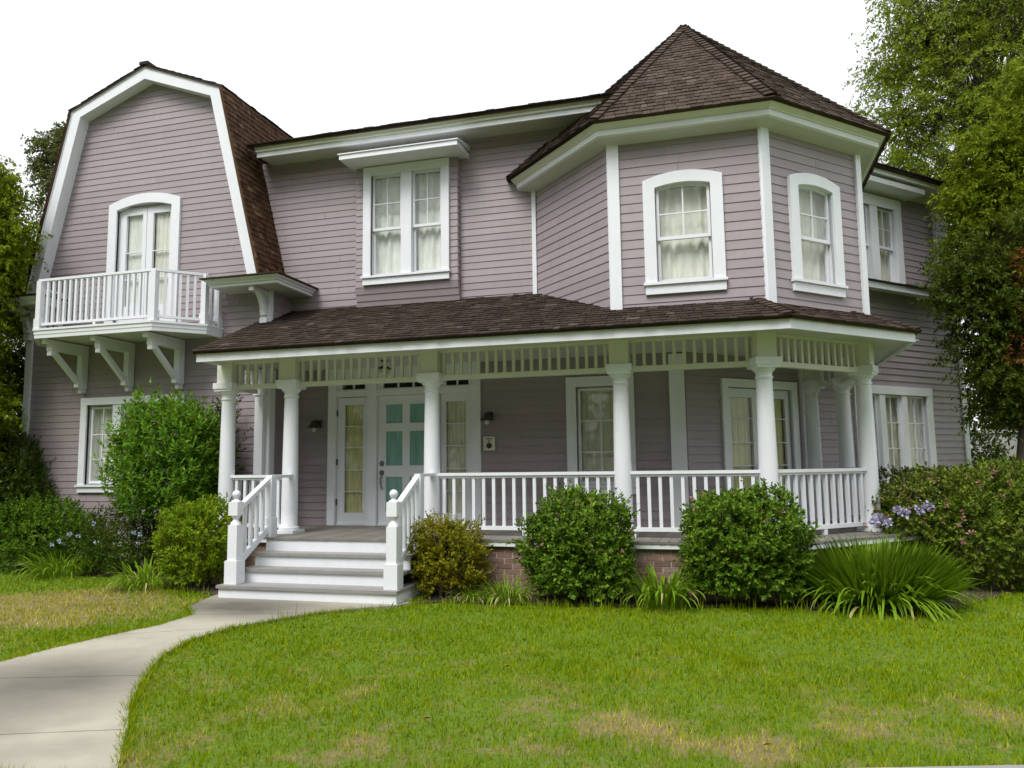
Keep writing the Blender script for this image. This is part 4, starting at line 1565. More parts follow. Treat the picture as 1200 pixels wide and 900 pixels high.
hip_d = 0.95
ridge_caps((e1[0], e1[1], ze), (e1[0] - K * hip_d, e1[1] + hip_d, ze + SL_ * hip_d), (0, -SL_, 1), (R2 * SL_, -R2 * SL_, 1), SHINGLE, PR2, 0.09, 0.12)
ridge_caps((e2[0], e2[1], ze), (e2[0] - hip_d, e2[1] + K * hip_d, ze + SL_ * hip_d), (R2 * SL_, -R2 * SL_, 1), (SL_, 0, 1), SHINGLE, PR2, 0.09, 0.12)

# porch floor: planks run front to back
YFE = 9.30


def floor_front(x):
    if x < 0.70:
        return YFE
    return YFE + (x - 0.70)


def floor_back(x):
    return YB if x < -0.53 else YB + (x + 0.53)


FL = sheet('porch_floor', [(-7.3, YB), (-7.3, YFE + 0.03), (0.69, YFE + 0.03), (2.30, 10.93), (2.30, 13.9), (-0.53, YB)], ZF - 0.028, FLOORW, HOUSE, th=0.06)
x = -7.3
while x < 2.27:
    wv = 0.118
    xa, xb = x + 0.002, min(x + wv - 0.002, 2.30)
    ya, yb_ = floor_front(xa), floor_front(xb)
    if -6.05 < (xa + xb) / 2 < -3.85:
        ya = yb_ = 9.11
    ya -= random.uniform(0, 0.006)
    hz = ZF + random.uniform(-0.002, 0.002)
    MB().hexa([(xa, ya, ZF - 0.027), (xb, yb_, ZF - 0.027), (xb, floor_back(xb), ZF - 0.027), (xa, floor_back(xa), ZF - 0.027)],
              [(xa, ya, hz), (xb, yb_, hz), (xb, floor_back(xb), hz), (xa, floor_back(xa), hz)]).build('floor_plank', FLOORW, FL)
    x += wv
b = MB()
b.wbox(-3.80, 0.70, YFE + 0.012, YFE + 0.04, ZF - 0.085, ZF - 0.029)
MB().wbox(-7.3, -6.08, YFE + 0.012, YFE + 0.04, ZF - 0.085, ZF - 0.029).build('floor_trim', WHITE, HOUSE)
b.hexa([(0.70, YFE + 0.012, ZF - 0.085), (2.30, YFE + 1.612, ZF - 0.085), (2.28, YFE + 1.63, ZF - 0.085), (0.69, YFE + 0.04, ZF - 0.085)],
       [(0.70, YFE + 0.012, ZF - 0.029), (2.30, YFE + 1.612, ZF - 0.029), (2.28, YFE + 1.63, ZF - 0.029), (0.69, YFE + 0.04, ZF - 0.029)])
b.build('floor_trim', WHITE, HOUSE)
# brick base
BR = Pl(-7.3, YFE + 0.07, 1, 0)
BR2 = Pl(0.67, YFE + 0.07, R2, R2)
b = MB()
b.box(BR, 0.0, 7.97, -0.12, -0.006, -0.1, ZF - 0.09)
b.box(BR2, 0.0, 2.3, -0.12, -0.006, -0.1, ZF - 0.09)
BW = b.build('brick_base', MORTAR, HOUSE)
cnt = 0
far = MB()
for pl, L, s_from, s_to in ((BR, 7.97, 3.7, 7.97), (BR2, 2.3, 0.0, 1.6)):
    for row in range(9):
        z0 = -0.02 + row * 0.0675
        s = -0.10 if row % 2 else 0.0
        while s < L:
            a, c = max(s, 0) + 0.004, min(s + 0.205, L) - 0.006
            s += 0.207
            if c - a < 0.02:
                continue
            dd = random.uniform(-0.003, 0.002)
            m = MB().box(pl, a, c, -0.03, 0.002 + dd, z0, z0 + 0.056)
            if s_from <= a <= s_to and cnt < 298:
                m.build('brick', BRICK, BW)
                cnt += 1
            else:
                far.add(m.v, m.f)
o = far.build('brick_courses', BRICK, BW)
o['kind'] = 'stuff'

# ------------------------------------------------------------------ front steps
ST = group_part('front_steps', (-4.95, 8.8, 0), HOUSE)
steps = [(-6.16, -3.755, 8.30, 9.28, 0.17), (-6.02, -3.82, 8.60, 9.28, 0.34), (-6.02, -3.82, 8.86, 9.28, 0.51)]
for i, (x0, x1, y0, y1, z) in enumerate(steps):
    MB().wbox(x0, x1, y0 + 0.03, y0 + 0.055, z - 0.19 if i else -0.05, z - 0.036).build('stair_riser', WHITE, ST)
    dp = 0.155
    MB().wbox(x0 - 0.02, x1 + 0.02, y0, y0 + dp - 0.004, z - 0.035, z).build('stair_tread', TREAD, ST)
    MB().wbox(x0 - 0.02, x1 + 0.02, y0 + dp + 0.002, y0 + 0.33, z - 0.035, z - 0.001).build('stair_tread', TREAD, ST)
    if i == 0:
        for xx in (x0, x1 - 0.025):
            MB().wbox(xx, xx + 0.025, y0 + 0.056, 9.28, -0.05, z - 0.036).build('stair_side', WHITE, ST)
        MB().wbox(x1 - 0.12, x1 + 0.02, y0 + 0.34, 9.26, z - 0.035, z).build('stair_tread', TREAD, ST)
        MB().wbox(x0 - 0.02, x0 + 0.12, y0 + 0.34, 9.26, z - 0.035, z).build('stair_tread', TREAD, ST)
MB().wbox(-6.02, -3.82, 9.125, 9.15, 0.49, ZF - 0.03).build('stair_riser', WHITE, ST)
for xn in (-6.035, -3.855):
    b = MB()
    yn = 8.47
    b.wbox(xn - 0.088, xn + 0.088, yn - 0.088, yn + 0.088, 0.171, 0.46)
    b.wbox(xn - 0.066, xn + 0.066, yn - 0.066, yn + 0.066, 0.46, 0.90)
    for (za, zb) in ((1.02, 1.19),):
        b.wbox(xn - 0.066, xn + 0.066, yn - 0.066, yn + 0.066, za, zb)
    b.lathe(xn, yn, [(0.066, 0.90), (0.062, 0.93), (0.035, 0.955), (0.030, 0.975), (0.045, 0.985), (0.066, 1.02)], 16)
    b.lathe(xn, yn, [(0.062, 1.19), (0.055, 1.205), (0.030, 1.215), (0.028, 1.235), (0.038, 1.242)], 16)
    b.sphere((xn, yn, 1.285), 0.052)
    b.build('newel_post', WHITE, ST, smooth=True)
    yt = 9.22
    b = MB()
    b.wbox(xn - 0.06, xn + 0.06, yt - 0.06, yt + 0.06, ZF, 1.475)
    b.wbox(xn - 0.072, xn + 0.072, yt - 0.072, yt + 0.072, ZF, 0.94)
    b.build('stair_post', WHITE, ST)
    b = MB()
    b.bar((xn, yn + 0.05, 1.10), (xn, yt + 0.02, 1.49), 0.075, 0.055)
    b.wbox(xn - 0.04, xn + 0.04, yt - 0.03, YP - 0.1, 1.475, 1.515)
    b.build('stair_handrail', WHITE, ST)
    MB().bar((xn, yn + 0.07, 0.42), (xn, yt - 0.05, 0.80), 0.06, 0.075).build('stair_bottom_rail', WHITE, ST)
    for f in (0.20, 0.40, 0.60, 0.80):
        y = yn + 0.06 + (yt - yn - 0.1) * f
        za = 0.43 + (0.80 - 0.42) * f + 0.02
        zb = 1.10 + 0.39 * f
        MB().wbox(xn - 0.021, xn + 0.021, y - 0.021, y + 0.021, za, zb).build('stair_baluster', WHITE, ST)

# ------------------------------------------------------------------ things fixed to the porch wall
def lantern(x, z, label):
    t = thing('wall_lantern', (x, YB - 0.05, z - 0.12), label, 'wall lamp', 'porch wall lanterns')
    y = YB - 0.035
    b = MB().wbox(x - 0.05, x + 0.05, y - 0.02, y + 0.01, z - 0.05, z + 0.07)
    b.tube([(x, y - 0.02, z + 0.03), (x, y - 0.10, z + 0.07), (x, y - 0.15, z + 0.04)], [0.012, 0.012, 0.012], 8)
    b.build('mounting_arm', METALD, t)
    MB().lathe(x, y - 0.15, [(0.11, z - 0.06), (0.105, z - 0.05), (0.06, z + 0.0), (0.04, z + 0.05), (0.015, z + 0.06)], 14).build('lamp_shade', METALD, t, smooth=True)
    MB().sphere((x, y - 0.15, z - 0.085), 0.04).build('bulb', PLATE, t, smooth=True)
    return t


lantern(-6.47, 2.32, 'dark metal wall lantern on the mauve siding left of the front door')
lantern(-3.50, 2.36, 'dark metal wall lantern above the small ivory intercom plate')
t = thing('intercom', (-3.51, YB - 0.04, 1.84), 'small ivory intercom plate with a round speaker right of the front door', 'intercom')
MB().wbox(-3.60, -3.42, YB - 0.062, YB - 0.02, 1.84, 2.055).build('plate', PLATE, t)
lm = MB().lathe(0, 0, [(0.001, 0), (0.045, 0), (0.042, 0.012), (0.028, 0.014), (0.026, 0.006), (0.001, 0.006)], 16)
b = MB().add([(-3.51 + v[0], YB - 0.062 - v[2], 1.915 + v[1]) for v in lm.v], lm.f)
b.build('speaker_ring', METALD, t)
b = MB()
b.wbox(-3.525, -3.495, YB - 0.068, YB - 0.06, 1.975, 1.995)
b.build('button', METALD, t)
MB().wbox(-3.56, -3.46, YB - 0.066, YB - 0.061, 2.012, 2.03).build('name_slot', STEEL, t)
t = thing('ceiling_lamp', (-4.97, 10.55, 3.05), 'dark lantern hanging under the porch ceiling before the front door', 'ceiling lamp')
MB().lathe(-4.97, 10.55, [(0.05, 3.205), (0.05, 3.23), (0.012, 3.19), (0.012, 3.16)], 12).build('canopy', METALD, t)
MB().lathe(-4.97, 10.55, [(0.03, 3.15), (0.11, 3.11), (0.12, 3.10), (0.10, 3.09)], 12).build('lamp_shade', METALD, t, smooth=True)
MB().lathe(-4.97, 10.55, [(0.04, 3.0), (0.075, 3.04), (0.075, 3.09)], 12).build('lamp_glass', PLATE, t, smooth=True)


# ------------------------------------------------------------------ plants
def unit(a):
    return a / (np.linalg.norm(a, axis=-1, keepdims=True) + 1e-9)


def leaf_geo(P, A, N, L, W, fold=0.18, mid=0.45):
    """P base points, A axes, N normals: a folded two-triangle leaf each"""
    S = unit(np.cross(A, N))
    N2 = unit(np.cross(S, A))
    L = np.asarray(L).reshape(-1, 1)
    W = np.asarray(W).reshape(-1, 1)
    m = P + A * L * mid + N2 * W * fold
    V = np.stack([P, m + S * W * 0.5, P + A * L, m - S * W * 0.5], 1)
    V[:, 2] -= N2 * L * 0.06
    n = len(P)
    base = np.arange(n)[:, None] * 4
    Fc = np.concatenate([base + [0, 1, 2], base + [0, 2, 3]], 0)
    return V.reshape(-1, 3), Fc


def lumpy(D, rs, amp=0.10, k=7, freq=4.5):
    f = np.zeros(len(D))
    for i in range(k):
        v = rs.normal(size=3) * freq
        f += np.cos(D @ v + rs.uniform(0, 6.28))
    return 1 + amp * f / math.sqrt(k)


def bush(name, label, cat, c, rad, leafmat, n_shoot=900, per=11, ll=0.05, lw=0.022, shoot=0.16, up=0.45, box=2.0, amp=0.10, fill=0.35, zcut=0.0, group=None, seed=1, blossoms=0, bmat=None, bsize=0.03, stems=7, sides=None):
    rs = np.random.default_rng(seed)
    c = np.array(c, float)
    rad = np.array(rad, float)
    t = thing(name, (c[0], c[1], 0), label, cat, group)
    D = unit(rs.normal(size=(n_shoot * 2, 3)))
    D = D[(D[:, 2] > -0.75)][:n_shoot]
    n = len(D)
    q = (np.abs(D) ** box).sum(1) ** (1 / box)
    rr = lumpy(D, rs, amp)
    P = c + rad * (D / q[:, None]) * (rr * (1 - 0.16 * rs.random(n) ** 2) - shoot * 0.35 / rad.mean())[:, None]
    ax = unit(unit(D / rad) * (1 - up) + np.array([0, 0, up]) + rs.normal(size=(n, 3)) * 0.28)
    sl = shoot * rs.uniform(0.5, 1.25, n) * np.where(rs.random(n) < 0.06, 1.45, 1.0)
    k = per
    tt = (np.arange(k) + rs.random((n, k)) * 0.6) / k
    Q = P[:, None, :] + ax[:, None, :] * (sl[:, None] * tt)[:, :, None]
    rnd = unit(np.cross(np.repeat(ax[:, None, :], k, 1), rs.normal(size=(n, k, 3))))
    LA = unit(rnd * (1.15 - 0.55 * tt[:, :, None]) + ax[:, None, :] * (0.35 + 0.6 * tt[:, :, None]))
    NN = unit(np.repeat(ax[:, None, :], k, 1) + rs.normal(size=(n, k, 3)) * 0.25)
    Q, LA, NN = Q.reshape(-1, 3), LA.reshape(-1, 3), NN.reshape(-1, 3)
    # inner leaves
    m = int(len(Q) * fill)
    Di = unit(rs.normal(size=(m, 3)))
    qi = (np.abs(Di) ** box).sum(1) ** (1 / box)
    Pi = c + rad * (Di / qi[:, None]) * (rs.uniform(0.45, 0.86, m))[:, None]
    Q = np.concatenate([Q, Pi])
    LA = np.concatenate([LA, unit(rs.normal(size=(m, 3)) + [0, 0, 0.3])])
    NN = np.concatenate([NN, unit(rs.normal(size=(m, 3)))])
    ok = Q[:, 2] > zcut
    Q, LA, NN = Q[ok], LA[ok], NN[ok]
    sz = rs.uniform(0.7, 1.25, len(Q))
    V, Fc = leaf_geo(Q, LA, NN, ll * sz, lw * sz)
    np_mesh('foliage', V, Fc, leafmat, t, (c[0], c[1], c[2]))
    b = MB()
    for i in range(stems):
        a = rs.uniform(0, 6.28)
        r = rs.uniform(0.1, 0.7)
        e = c + rad * np.array([math.cos(a) * r, math.sin(a) * r, rs.uniform(0.0, 0.5)])
        s0 = np.array([c[0] + math.cos(a) * 0.10, c[1] + math.sin(a) * 0.10, -0.02])
        mid = (s0 + e) / 2 + rs.normal(size=3) * 0.04
        b.tube([s0, mid, e], [0.018, 0.013, 0.007], 6)
    b.build('stems', BARK, t)
    for i in range(blossoms):
        for _try in range(30):
            d = unit(rs.normal(size=(1, 3)))[0]
            if d[2] > -0.1 and d[1] < 0.25:
                break
        p = c + rad * d / ((np.abs(d) ** box).sum() ** (1 / box)) * lumpy(d[None], np.random.default_rng(seed + 5), amp * 0.5)[0] * 1.02
        petals(p, bsize * rs.uniform(0.7, 1.3), bmat, t, rs, 'blossom', 14)
    return t


def petals(p, r, mat, parent, rs, name, n=18):
    D = unit(rs.normal(size=(n, 3)))
    P = np.asarray(p) + D * r * rs.uniform(0.1, 0.7, (n, 1))
    V, Fc = leaf_geo(P, unit(D + rs.normal(size=(n, 3)) * 0.4), unit(rs.normal(size=(n, 3))), np.full(n, r * 0.9), np.full(n, r * 0.7))
    return np_mesh(name, V, Fc, mat, parent, tuple(p))


# strap-leaved clumps: each leaf is an object, the meshes shared between leaves
def strap_mesh(i, mat, bend, wd=0.034, kink=0.0):
    rs = np.random.default_rng(100 + i)
    n = 7
    pts = []
    a = math.radians(8)
    p = np.array([0.0, 0, 0])
    for k in range(n + 1):
        f = k / n
        pts.append(p.copy())
        a += bend / n * (0.4 + 1.3 * f)
        p = p + np.array([math.sin(a), 0, math.cos(a)]) / n
    V, Fc = [], []
    for k, q in enumerate(pts):
        f = k / n
        ww = wd * (0.75 + 0.6 * f) * (1 - f ** 3.5) + 0.002
        V += [(q[0], -ww / 2, q[2]), (q[0] - 0.15 * ww, 0, q[2] - 0.15 * ww), (q[0], ww / 2, q[2])]
    for k in range(n):
        b0_ = 3 * k
        for j in (0, 1):
            Fc += [(b0_ + j, b0_ + j + 1, b0_ + 4 + j), (b0_ + j, b0_ + 4 + j, b0_ + 3 + j)]
    me = bpy.data.meshes.new('strap_leaf')
    me.from_pydata([tuple(map(float, v)) for v in V], [], Fc)
    me.shade_smooth()
    me.materials.append(mat)
    return me


STRAPS = [strap_mesh(i, L_STRAP, math.radians(b_)) for i, b_ in enumerate((45, 70, 90, 110, 130))]
STRAPD = [strap_mesh(20 + i, LTIP, math.radians(b_)) for i, b_ in enumerate((120, 150))]


def strap_clump(label, x, y, n, r, length, seed, dry=0.05, lean=(0.2, 1.0), group='strap-leaved clumps along the bed', radial=False):
    rs = np.random.default_rng(seed)
    t = thing('agapanthus', (x, y, 0), label, 'plant', group)
    for i in range(n):
        a = rs.uniform(0, 2 * math.pi)
        q = rs.random()
        rr = r * math.sqrt(rs.random()) * 0.55
        me = STRAPD[rs.integers(2)] if rs.random() < dry else STRAPS[min(4, int(q * 5))]
        o = bpy.data.objects.new('leaf', me)
        put(o, t, (x + math.cos(a) * rr, y + math.sin(a) * rr, 0.0))
        o.rotation_euler = (rs.normal() * 0.08, rs.uniform(lean[0], lean[1]) * 0.55 * (0.3 + q), a + rs.normal() * 0.35)
        if radial:
            o.rotation_euler = (rs.normal() * 0.1, 0.0 + 1.0 * rr / (r * 0.55) * rs.uniform(0.5, 1.1), a + rs.normal() * 0.25)
        s = length * rs.uniform(0.7, 1.15)
        o.scale = (s, s * rs.uniform(0.9, 1.4), s)
    return t


def strap_fill(parent, x, y, r, n, length):
    rs = np.random.default_rng(5)
    a = rs.uniform(0, 6.28, n)
    rr = r * np.sqrt(rs.random(n))
    P = np.stack([x + np.cos(a) * rr, y + np.sin(a) * rr, np.zeros(n)], 1)
    tl = 0.05 + 1.1 * rr / r * rs.uniform(0.45, 1.05, n)
    aa = a + rs.normal(size=n) * 0.3
    A = np.stack([np.cos(aa) * np.sin(tl), np.sin(aa) * np.sin(tl), np.cos(tl)], 1)
    N = np.stack([np.cos(aa) * np.cos(tl), np.sin(aa) * np.cos(tl), -np.sin(tl)], 1)
    V, Fc = leaf_geo(P, A, -N, length * rs.uniform(0.6, 1.1, n), np.full(n, 0.024), 0.1, 0.6)
    o = np_mesh('inner_leaves', V, Fc, L_STRAP, parent, (x, y, 0.2))
    o['kind'] = 'stuff'


bush('shrub', 'tall bright green shrub with upright shoots before the lower left window', 'shrub', (-8.38, 9.95, 1.60), (0.93, 0.58, 1.06), L_TALL, 1000, 14, 0.085, 0.034, 0.34, 0.74, 2.2, 0.10, 0.30, seed=3)
bush('shrub', 'thin dark shrub behind the tall bright shrub beside the first porch column', 'shrub', (-7.72, 10.40, 1.85), (0.30, 0.20, 0.92), L_DARK, 130, 11, 0.06, 0.028, 0.22, 0.6, 2.0, 0.14, 0.3, seed=4)
bush('shrub', 'dark loose shrub in the far left corner against the house', 'shrub', (-12.35, 10.45, 1.15), (1.05, 0.6, 0.95), L_DARK, 1700, 12, 0.06, 0.028, 0.22, 0.4, 2.2, 0.14, 0.35, seed=5)
bush('shrub', 'low dense mid green shrub at the far left of the bed', 'shrub', (-11.0, 10.15, 0.50), (1.12, 0.55, 0.60), L_LOW, 1100, 12, 0.05, 0.026, 0.14, 0.35, 2.3, 0.10, 0.3, seed=6)
PB = bush('shrub', 'dark sprawling shrub with pale blue flowers between two left shrubs', 'shrub', (-9.05, 9.98, 0.42), (0.85, 0.42, 0.46), L_DARK, 650, 12, 0.05, 0.024, 0.16, 0.4, 2.0, 0.16, 0.3, seed=8)
for i, (x, y, z) in enumerate(((-9.95, 9.75, 0.62), (-10.25, 9.72, 0.46), (-9.75, 9.72, 0.60), (-9.42, 9.68, 0.80), (-9.28, 9.60, 0.52), (-8.55, 9.55, 0.68), (-8.45, 9.55, 0.66), (-10.05, 9.66, 0.52))):
    petals((x, y, z), 0.036, PBLUE, PB, np.random.default_rng(40 + i), 'blossom', 20)
bush('shrub', 'clipped lime green shrub left of the front steps', 'shrub', (-7.02, 9.08, 0.58), (0.55, 0.48, 0.60), L_LIME, 900, 12, 0.048, 0.026, 0.13, 0.4, 2.6, 0.09, 0.35, seed=9)
bush('shrub', 'olive yellow shrub right of the front steps', 'shrub', (-3.37, 9.0, 0.48), (0.43, 0.30, 0.48), L_OLIVE, 800, 11, 0.042, 0.022, 0.15, 0.5, 3.0, 0.20, 0.25, seed=10, stems=12)
bush('shrub', 'round green shrub with faded blossoms before the fourth porch column', 'shrub', (-1.73, 9.04, 0.60), (0.585, 0.40, 0.60), L_ROUND, 1500, 12, 0.050, 0.026, 0.14, 0.42, 3.4, 0.12, 0.35, seed=11, blossoms=34, bmat=BLOSS, bsize=0.022, group='rounded shrubs before the porch')
bush('shrub', 'round green shrub with faded blossoms before the angled corner of the porch', 'shrub', (0.15, 9.17, 0.63), (0.645, 0.43, 0.63), L_ROUND, 1600, 12, 0.051, 0.027, 0.14, 0.42, 2.9, 0.13, 0.35, seed=12, blossoms=14, bmat=BLOSS, bsize=0.024, group='rounded shrubs before the porch')
FB = bush('shrub', 'wide blossoming shrub with many pink flowers at the right end of the bed', 'shrub', (3.25, 11.35, 0.64), (1.55, 0.95, 0.86), L_FLOWER, 3000, 12, 0.055, 0.029, 0.15, 0.4, 2.1, 0.08, 0.3, seed=13, blossoms=170, bmat=BLOSS, bsize=0.030)
for i, (x, y, z) in enumerate(((1.83, 10.55, 0.90), (1.90, 10.5, 0.84), (1.76, 10.5, 0.85), (2.05, 10.55, 0.98), (2.12, 10.55, 0.95), (2.36, 10.6, 1.01), (2.42, 10.62, 1.04), (2.30, 10.6, 0.99))):
    petals((x, y, z), 0.055, LAVEN, FB, np.random.default_rng(60 + i), 'flower_head', 30)
bush('hedge', 'dark clipped hedge behind the blossoming shrub under the right window', 'hedge', (2.95, 12.75, 0.75), (1.0, 0.42, 0.72), L_DARK, 900, 11, 0.045, 0.024, 0.08, 0.3, 4.0, 0.03, 0.4, seed=14)
bush('shrub', 'dark shrub in shade beyond the right corner of the house', 'shrub', (4.75, 17.3, 0.9), (0.75, 0.6, 1.25), L_DARK, 600, 11, 0.07, 0.035, 0.2, 0.4, 2.2, 0.12, 0.4, seed=15)

strap_clump('fan of long green strap leaves below the low left shrub', -10.0, 9.70, 230, 0.70, 0.50, 21)
strap_clump('sparse strap-leaved clump at the foot of the lime green shrub', -7.72, 8.92, 190, 0.60, 0.46, 22, dry=0.12)
strap_clump('stray strap leaves at the far left edge of the lawn', -11.75, 9.75, 30, 0.3, 0.45, 23)
strap_clump('small bright strap-leaved clump with straw tips right of the olive shrub', -2.98, 8.88, 200, 0.42, 0.25, 24, dry=0.25)
strap_clump('small strap-leaved clump with dead leaves before the brick base', -2.56, 8.90, 210, 0.42, 0.33, 25, dry=0.25)
strap_clump('strap-leaved clump between the two round shrubs', -0.78, 8.98, 190, 0.50, 0.56, 26, dry=0.06, lean=(0.1, 0.7))
BIGC = strap_clump('large domed clump of arching strap leaves at the porch corner', 1.56, 9.55, 298, 0.86, 0.78, 27, dry=0.05, lean=(0.3, 1.5), radial=True)
strap_fill(BIGC, 1.56, 9.55, 0.44, 1900, 0.76)
# tufts of taller grass along the right bed
# ------------------------------------------------------------------ trees
def tree(name, label, trunk_pts, trunk_r, lobes, leafmat, n_cl, per, ll, lw, droop=0.3, seed=1, spray=0.5, extra=None, extra_mat=None, group=None, sub=3):
    rs = np.random.default_rng(seed)
    base = trunk_pts[0]
    t = thing(name, base, label, 'tree', group)
    b = MB()
    b.tube(trunk_pts, trunk_r, 10)
    top = np.array(trunk_pts[-1], float)
    vol = np.array([l[3] ** 2 for l in lobes])
    pts_all = []
    tw = MB()
    for li, (x, y, z, r) in enumerate(lobes):
        c = np.array([x, y, z])
        k0 = max(1, len(trunk_pts) // 2)
        st = np.array(trunk_pts[rs.integers(k0, len(trunk_pts))], float)
        mid = (st + c) / 2 + rs.normal(size=3) * r * 0.15 + [0, 0, 0.1 * r]
        r0 = trunk_r[-1] * 0.75
        b.tube([st, mid, c], [r0, r0 * 0.65, r0 * 0.35], 7)
        m = int(n_cl * vol[li] / vol.sum())
        D = unit(rs.normal(size=(m, 3)))
        CP = c + D * r * (rs.random((m, 1)) ** 0.45) * np.array([1, 1, 0.85])
        for q in CP:
            anchor = c if rs.random() < 0.6 else mid
            mm = (anchor + q) / 2 + rs.normal(size=3) * 0.08 * r
            tw.tube([anchor, mm, q], [r0 * 0.22, r0 * 0.14, r0 * 0.05], 4)
        pts_all.append((CP, D))
    b.build('trunk', BARK, t, smooth=True)
    o = tw.build('branches', BARK, t)
    CP = np.concatenate([a for a, _ in pts_all])
    D = np.concatenate([d for _, d in pts_all])
    n = len(CP)
    # sprays: a few twigs per cluster, leaves along each
    ntw = sub
    ax = unit(np.repeat(D, ntw, 0) * 0.5 + rs.normal(size=(n * ntw, 3)) * 0.7 + np.array([0, 0, 0.15]))
    P0 = np.repeat(CP, ntw, 0)
    kk = max(2, per // ntw)
    tt = (np.arange(kk) + rs.random((n * ntw, kk))) / kk
    sl = spray * rs.uniform(0.5, 1.2, n * ntw)
    Q = P0[:, None, :] + ax[:, None, :] * (sl[:, None] * tt)[:, :, None]
    Q[:, :, 2] -= droop * sl[:, None] * tt ** 2
    rnd = unit(np.cross(np.repeat(ax[:, None, :], kk, 1), rs.normal(size=(n * ntw, kk, 3))))
    LA = unit(rnd + ax[:, None, :] * 0.5 + np.array([0, 0, -droop]))
    NN = unit(rs.normal(size=LA.shape) * 0.5 + np.array([0, 0, 1.0]))
    Q, LA, NN = Q.reshape(-1, 3), LA.reshape(-1, 3), NN.reshape(-1, 3)
    sz = rs.uniform(0.65, 1.3, len(Q))
    if extra:
        # coloured leaves gathered near given points
        dist = np.min([np.linalg.norm(Q - np.array(e[:3]), axis=1) / e[3] for e in extra], axis=0)
        sel = (dist < 1) & (rs.random(len(Q)) < 0.75)
        V, Fc = leaf_geo(Q[sel], LA[sel], NN[sel], ll * sz[sel], lw * sz[sel])
        if len(V):
            np_mesh('red_foliage', V, Fc, extra_mat, t, base)
        Q, LA, NN, sz = Q[~sel], LA[~sel], NN[~sel], sz[~sel]
    V, Fc = leaf_geo(Q, LA, NN, ll * sz, lw * sz)
    np_mesh('crown', V, Fc, leafmat, t, base)
    return t


tree('tree', 'yellow-green leafy tree at the left edge beside the balcony', [(-13.6, 9.6, 0), (-13.5, 9.65, 1.5), (-13.3, 9.7, 3.0), (-13.1, 9.7, 4.2)], [0.14, 0.12, 0.10, 0.07],
     [(-12.7, 9.6, 5.4, 1.1), (-12.3, 9.6, 4.7, 0.8), (-12.75, 9.8, 3.2, 0.85), (-13.1, 9.6, 4.0, 1.2), (-12.6, 9.8, 2.2, 0.75), (-12.7, 9.8, 6.4, 0.8), (-13.0, 9.5, 2.4, 1.0), (-11.85, 9.7, 5.15, 0.45), (-11.7, 9.95, 2.65, 0.22), (-11.95, 9.7, 5.7, 0.65), (-12.2, 9.8, 3.8, 0.45), (-12.35, 9.7, 4.2, 0.5), (-12.15, 9.7, 6.5, 0.55), (-12.25, 9.8, 2.9, 0.45), (-13.0, 11.6, 4.6, 0.75), (-12.95, 11.6, 3.4, 0.72), (-12.95, 11.7, 2.2, 0.75), (-13.2, 11.8, 5.6, 0.7)],
     L_TREEL, 2700, 64, 0.075, 0.038, 0.25, 31, 0.42)
tree('tree', 'far brownish green tree showing behind the left gable', [(-35.0, 32, 0), (-35.0, 32, 8), (-34.8, 32, 13), (-34.6, 32, 16)], [0.5, 0.42, 0.3, 0.2],
     [(-34.7, 32, 18.6, 1.5), (-34.2, 32, 16.6, 1.4), (-34.3, 32, 19.6, 1.0), (-33.2, 32, 19.8, 0.9), (-34.2, 32, 14.5, 1.2), (-33.0, 32, 17.5, 1.8)],
     L_FAR, 420, 48, 0.20, 0.09, 0.4, 32, 0.8)
tree('tree', 'tall light green tree rising behind the right wing', [(8.3, 24, 0), (8.2, 24, 4), (8.0, 24, 8), (7.8, 24, 11.5)], [0.35, 0.3, 0.25, 0.16],
     [(6.3, 24, 14.0, 1.7), (7.9, 24, 15.2, 2.0), (9.4, 24, 14.5, 2.2), (5.6, 24, 11.6, 1.4), (7.2, 23.5, 11.8, 2.0), (9.0, 23.5, 11.2, 2.2), (6.6, 23.5, 9.6, 1.6), (8.6, 24, 8.6, 2.2), (5.5, 24.5, 13.4, 1.0), (10.5, 24, 12.5, 2.2), (5.6, 24, 9.6, 1.2), (8.3, 24, 17.0, 1.5), (6.0, 24, 15.6, 1.0), (7.0, 24, 8.0, 1.6)],
     L_TREER, 1600, 84, 0.12, 0.046, 0.45, 33, 0.95, sub=4)
tree('tree', 'dark tree with reddish leaves beside the right corner of the house', [(4.58, 14.0, 0), (4.52, 14.0, 1.2), (4.75, 14.1, 2.6), (5.1, 14.2, 4.0)], [0.11, 0.09, 0.075, 0.055],
     [(4.45, 14.0, 5.0, 0.75), (4.9, 14.0, 4.3, 0.9), (5.7, 14.2, 4.9, 1.0), (4.55, 13.9, 3.4, 0.72), (5.5, 14.0, 3.6, 0.9), (4.15, 14.0, 4.35, 0.7), (6.2, 14.3, 4.2, 1.2), (5.0, 14.1, 2.65, 0.5), (3.85, 13.7, 4.8, 0.40), (4.3, 13.7, 2.9, 0.45), (4.15, 14.0, 3.6, 0.55), (4.35, 14.2, 2.5, 0.5), (4.1, 13.7, 4.1, 0.45)],
     L_MAPLE, 1200, 54, 0.078, 0.036, 0.3, 34, 0.42, extra=[(4.95, 13.35, 4.6, 0.55), (5.3, 13.4, 3.8, 0.65), (5.2, 13.5, 5.1, 0.5), (4.5, 13.3, 3.3, 0.3), (4.75, 13.4, 4.0, 0.3)], extra_mat=L_RED)
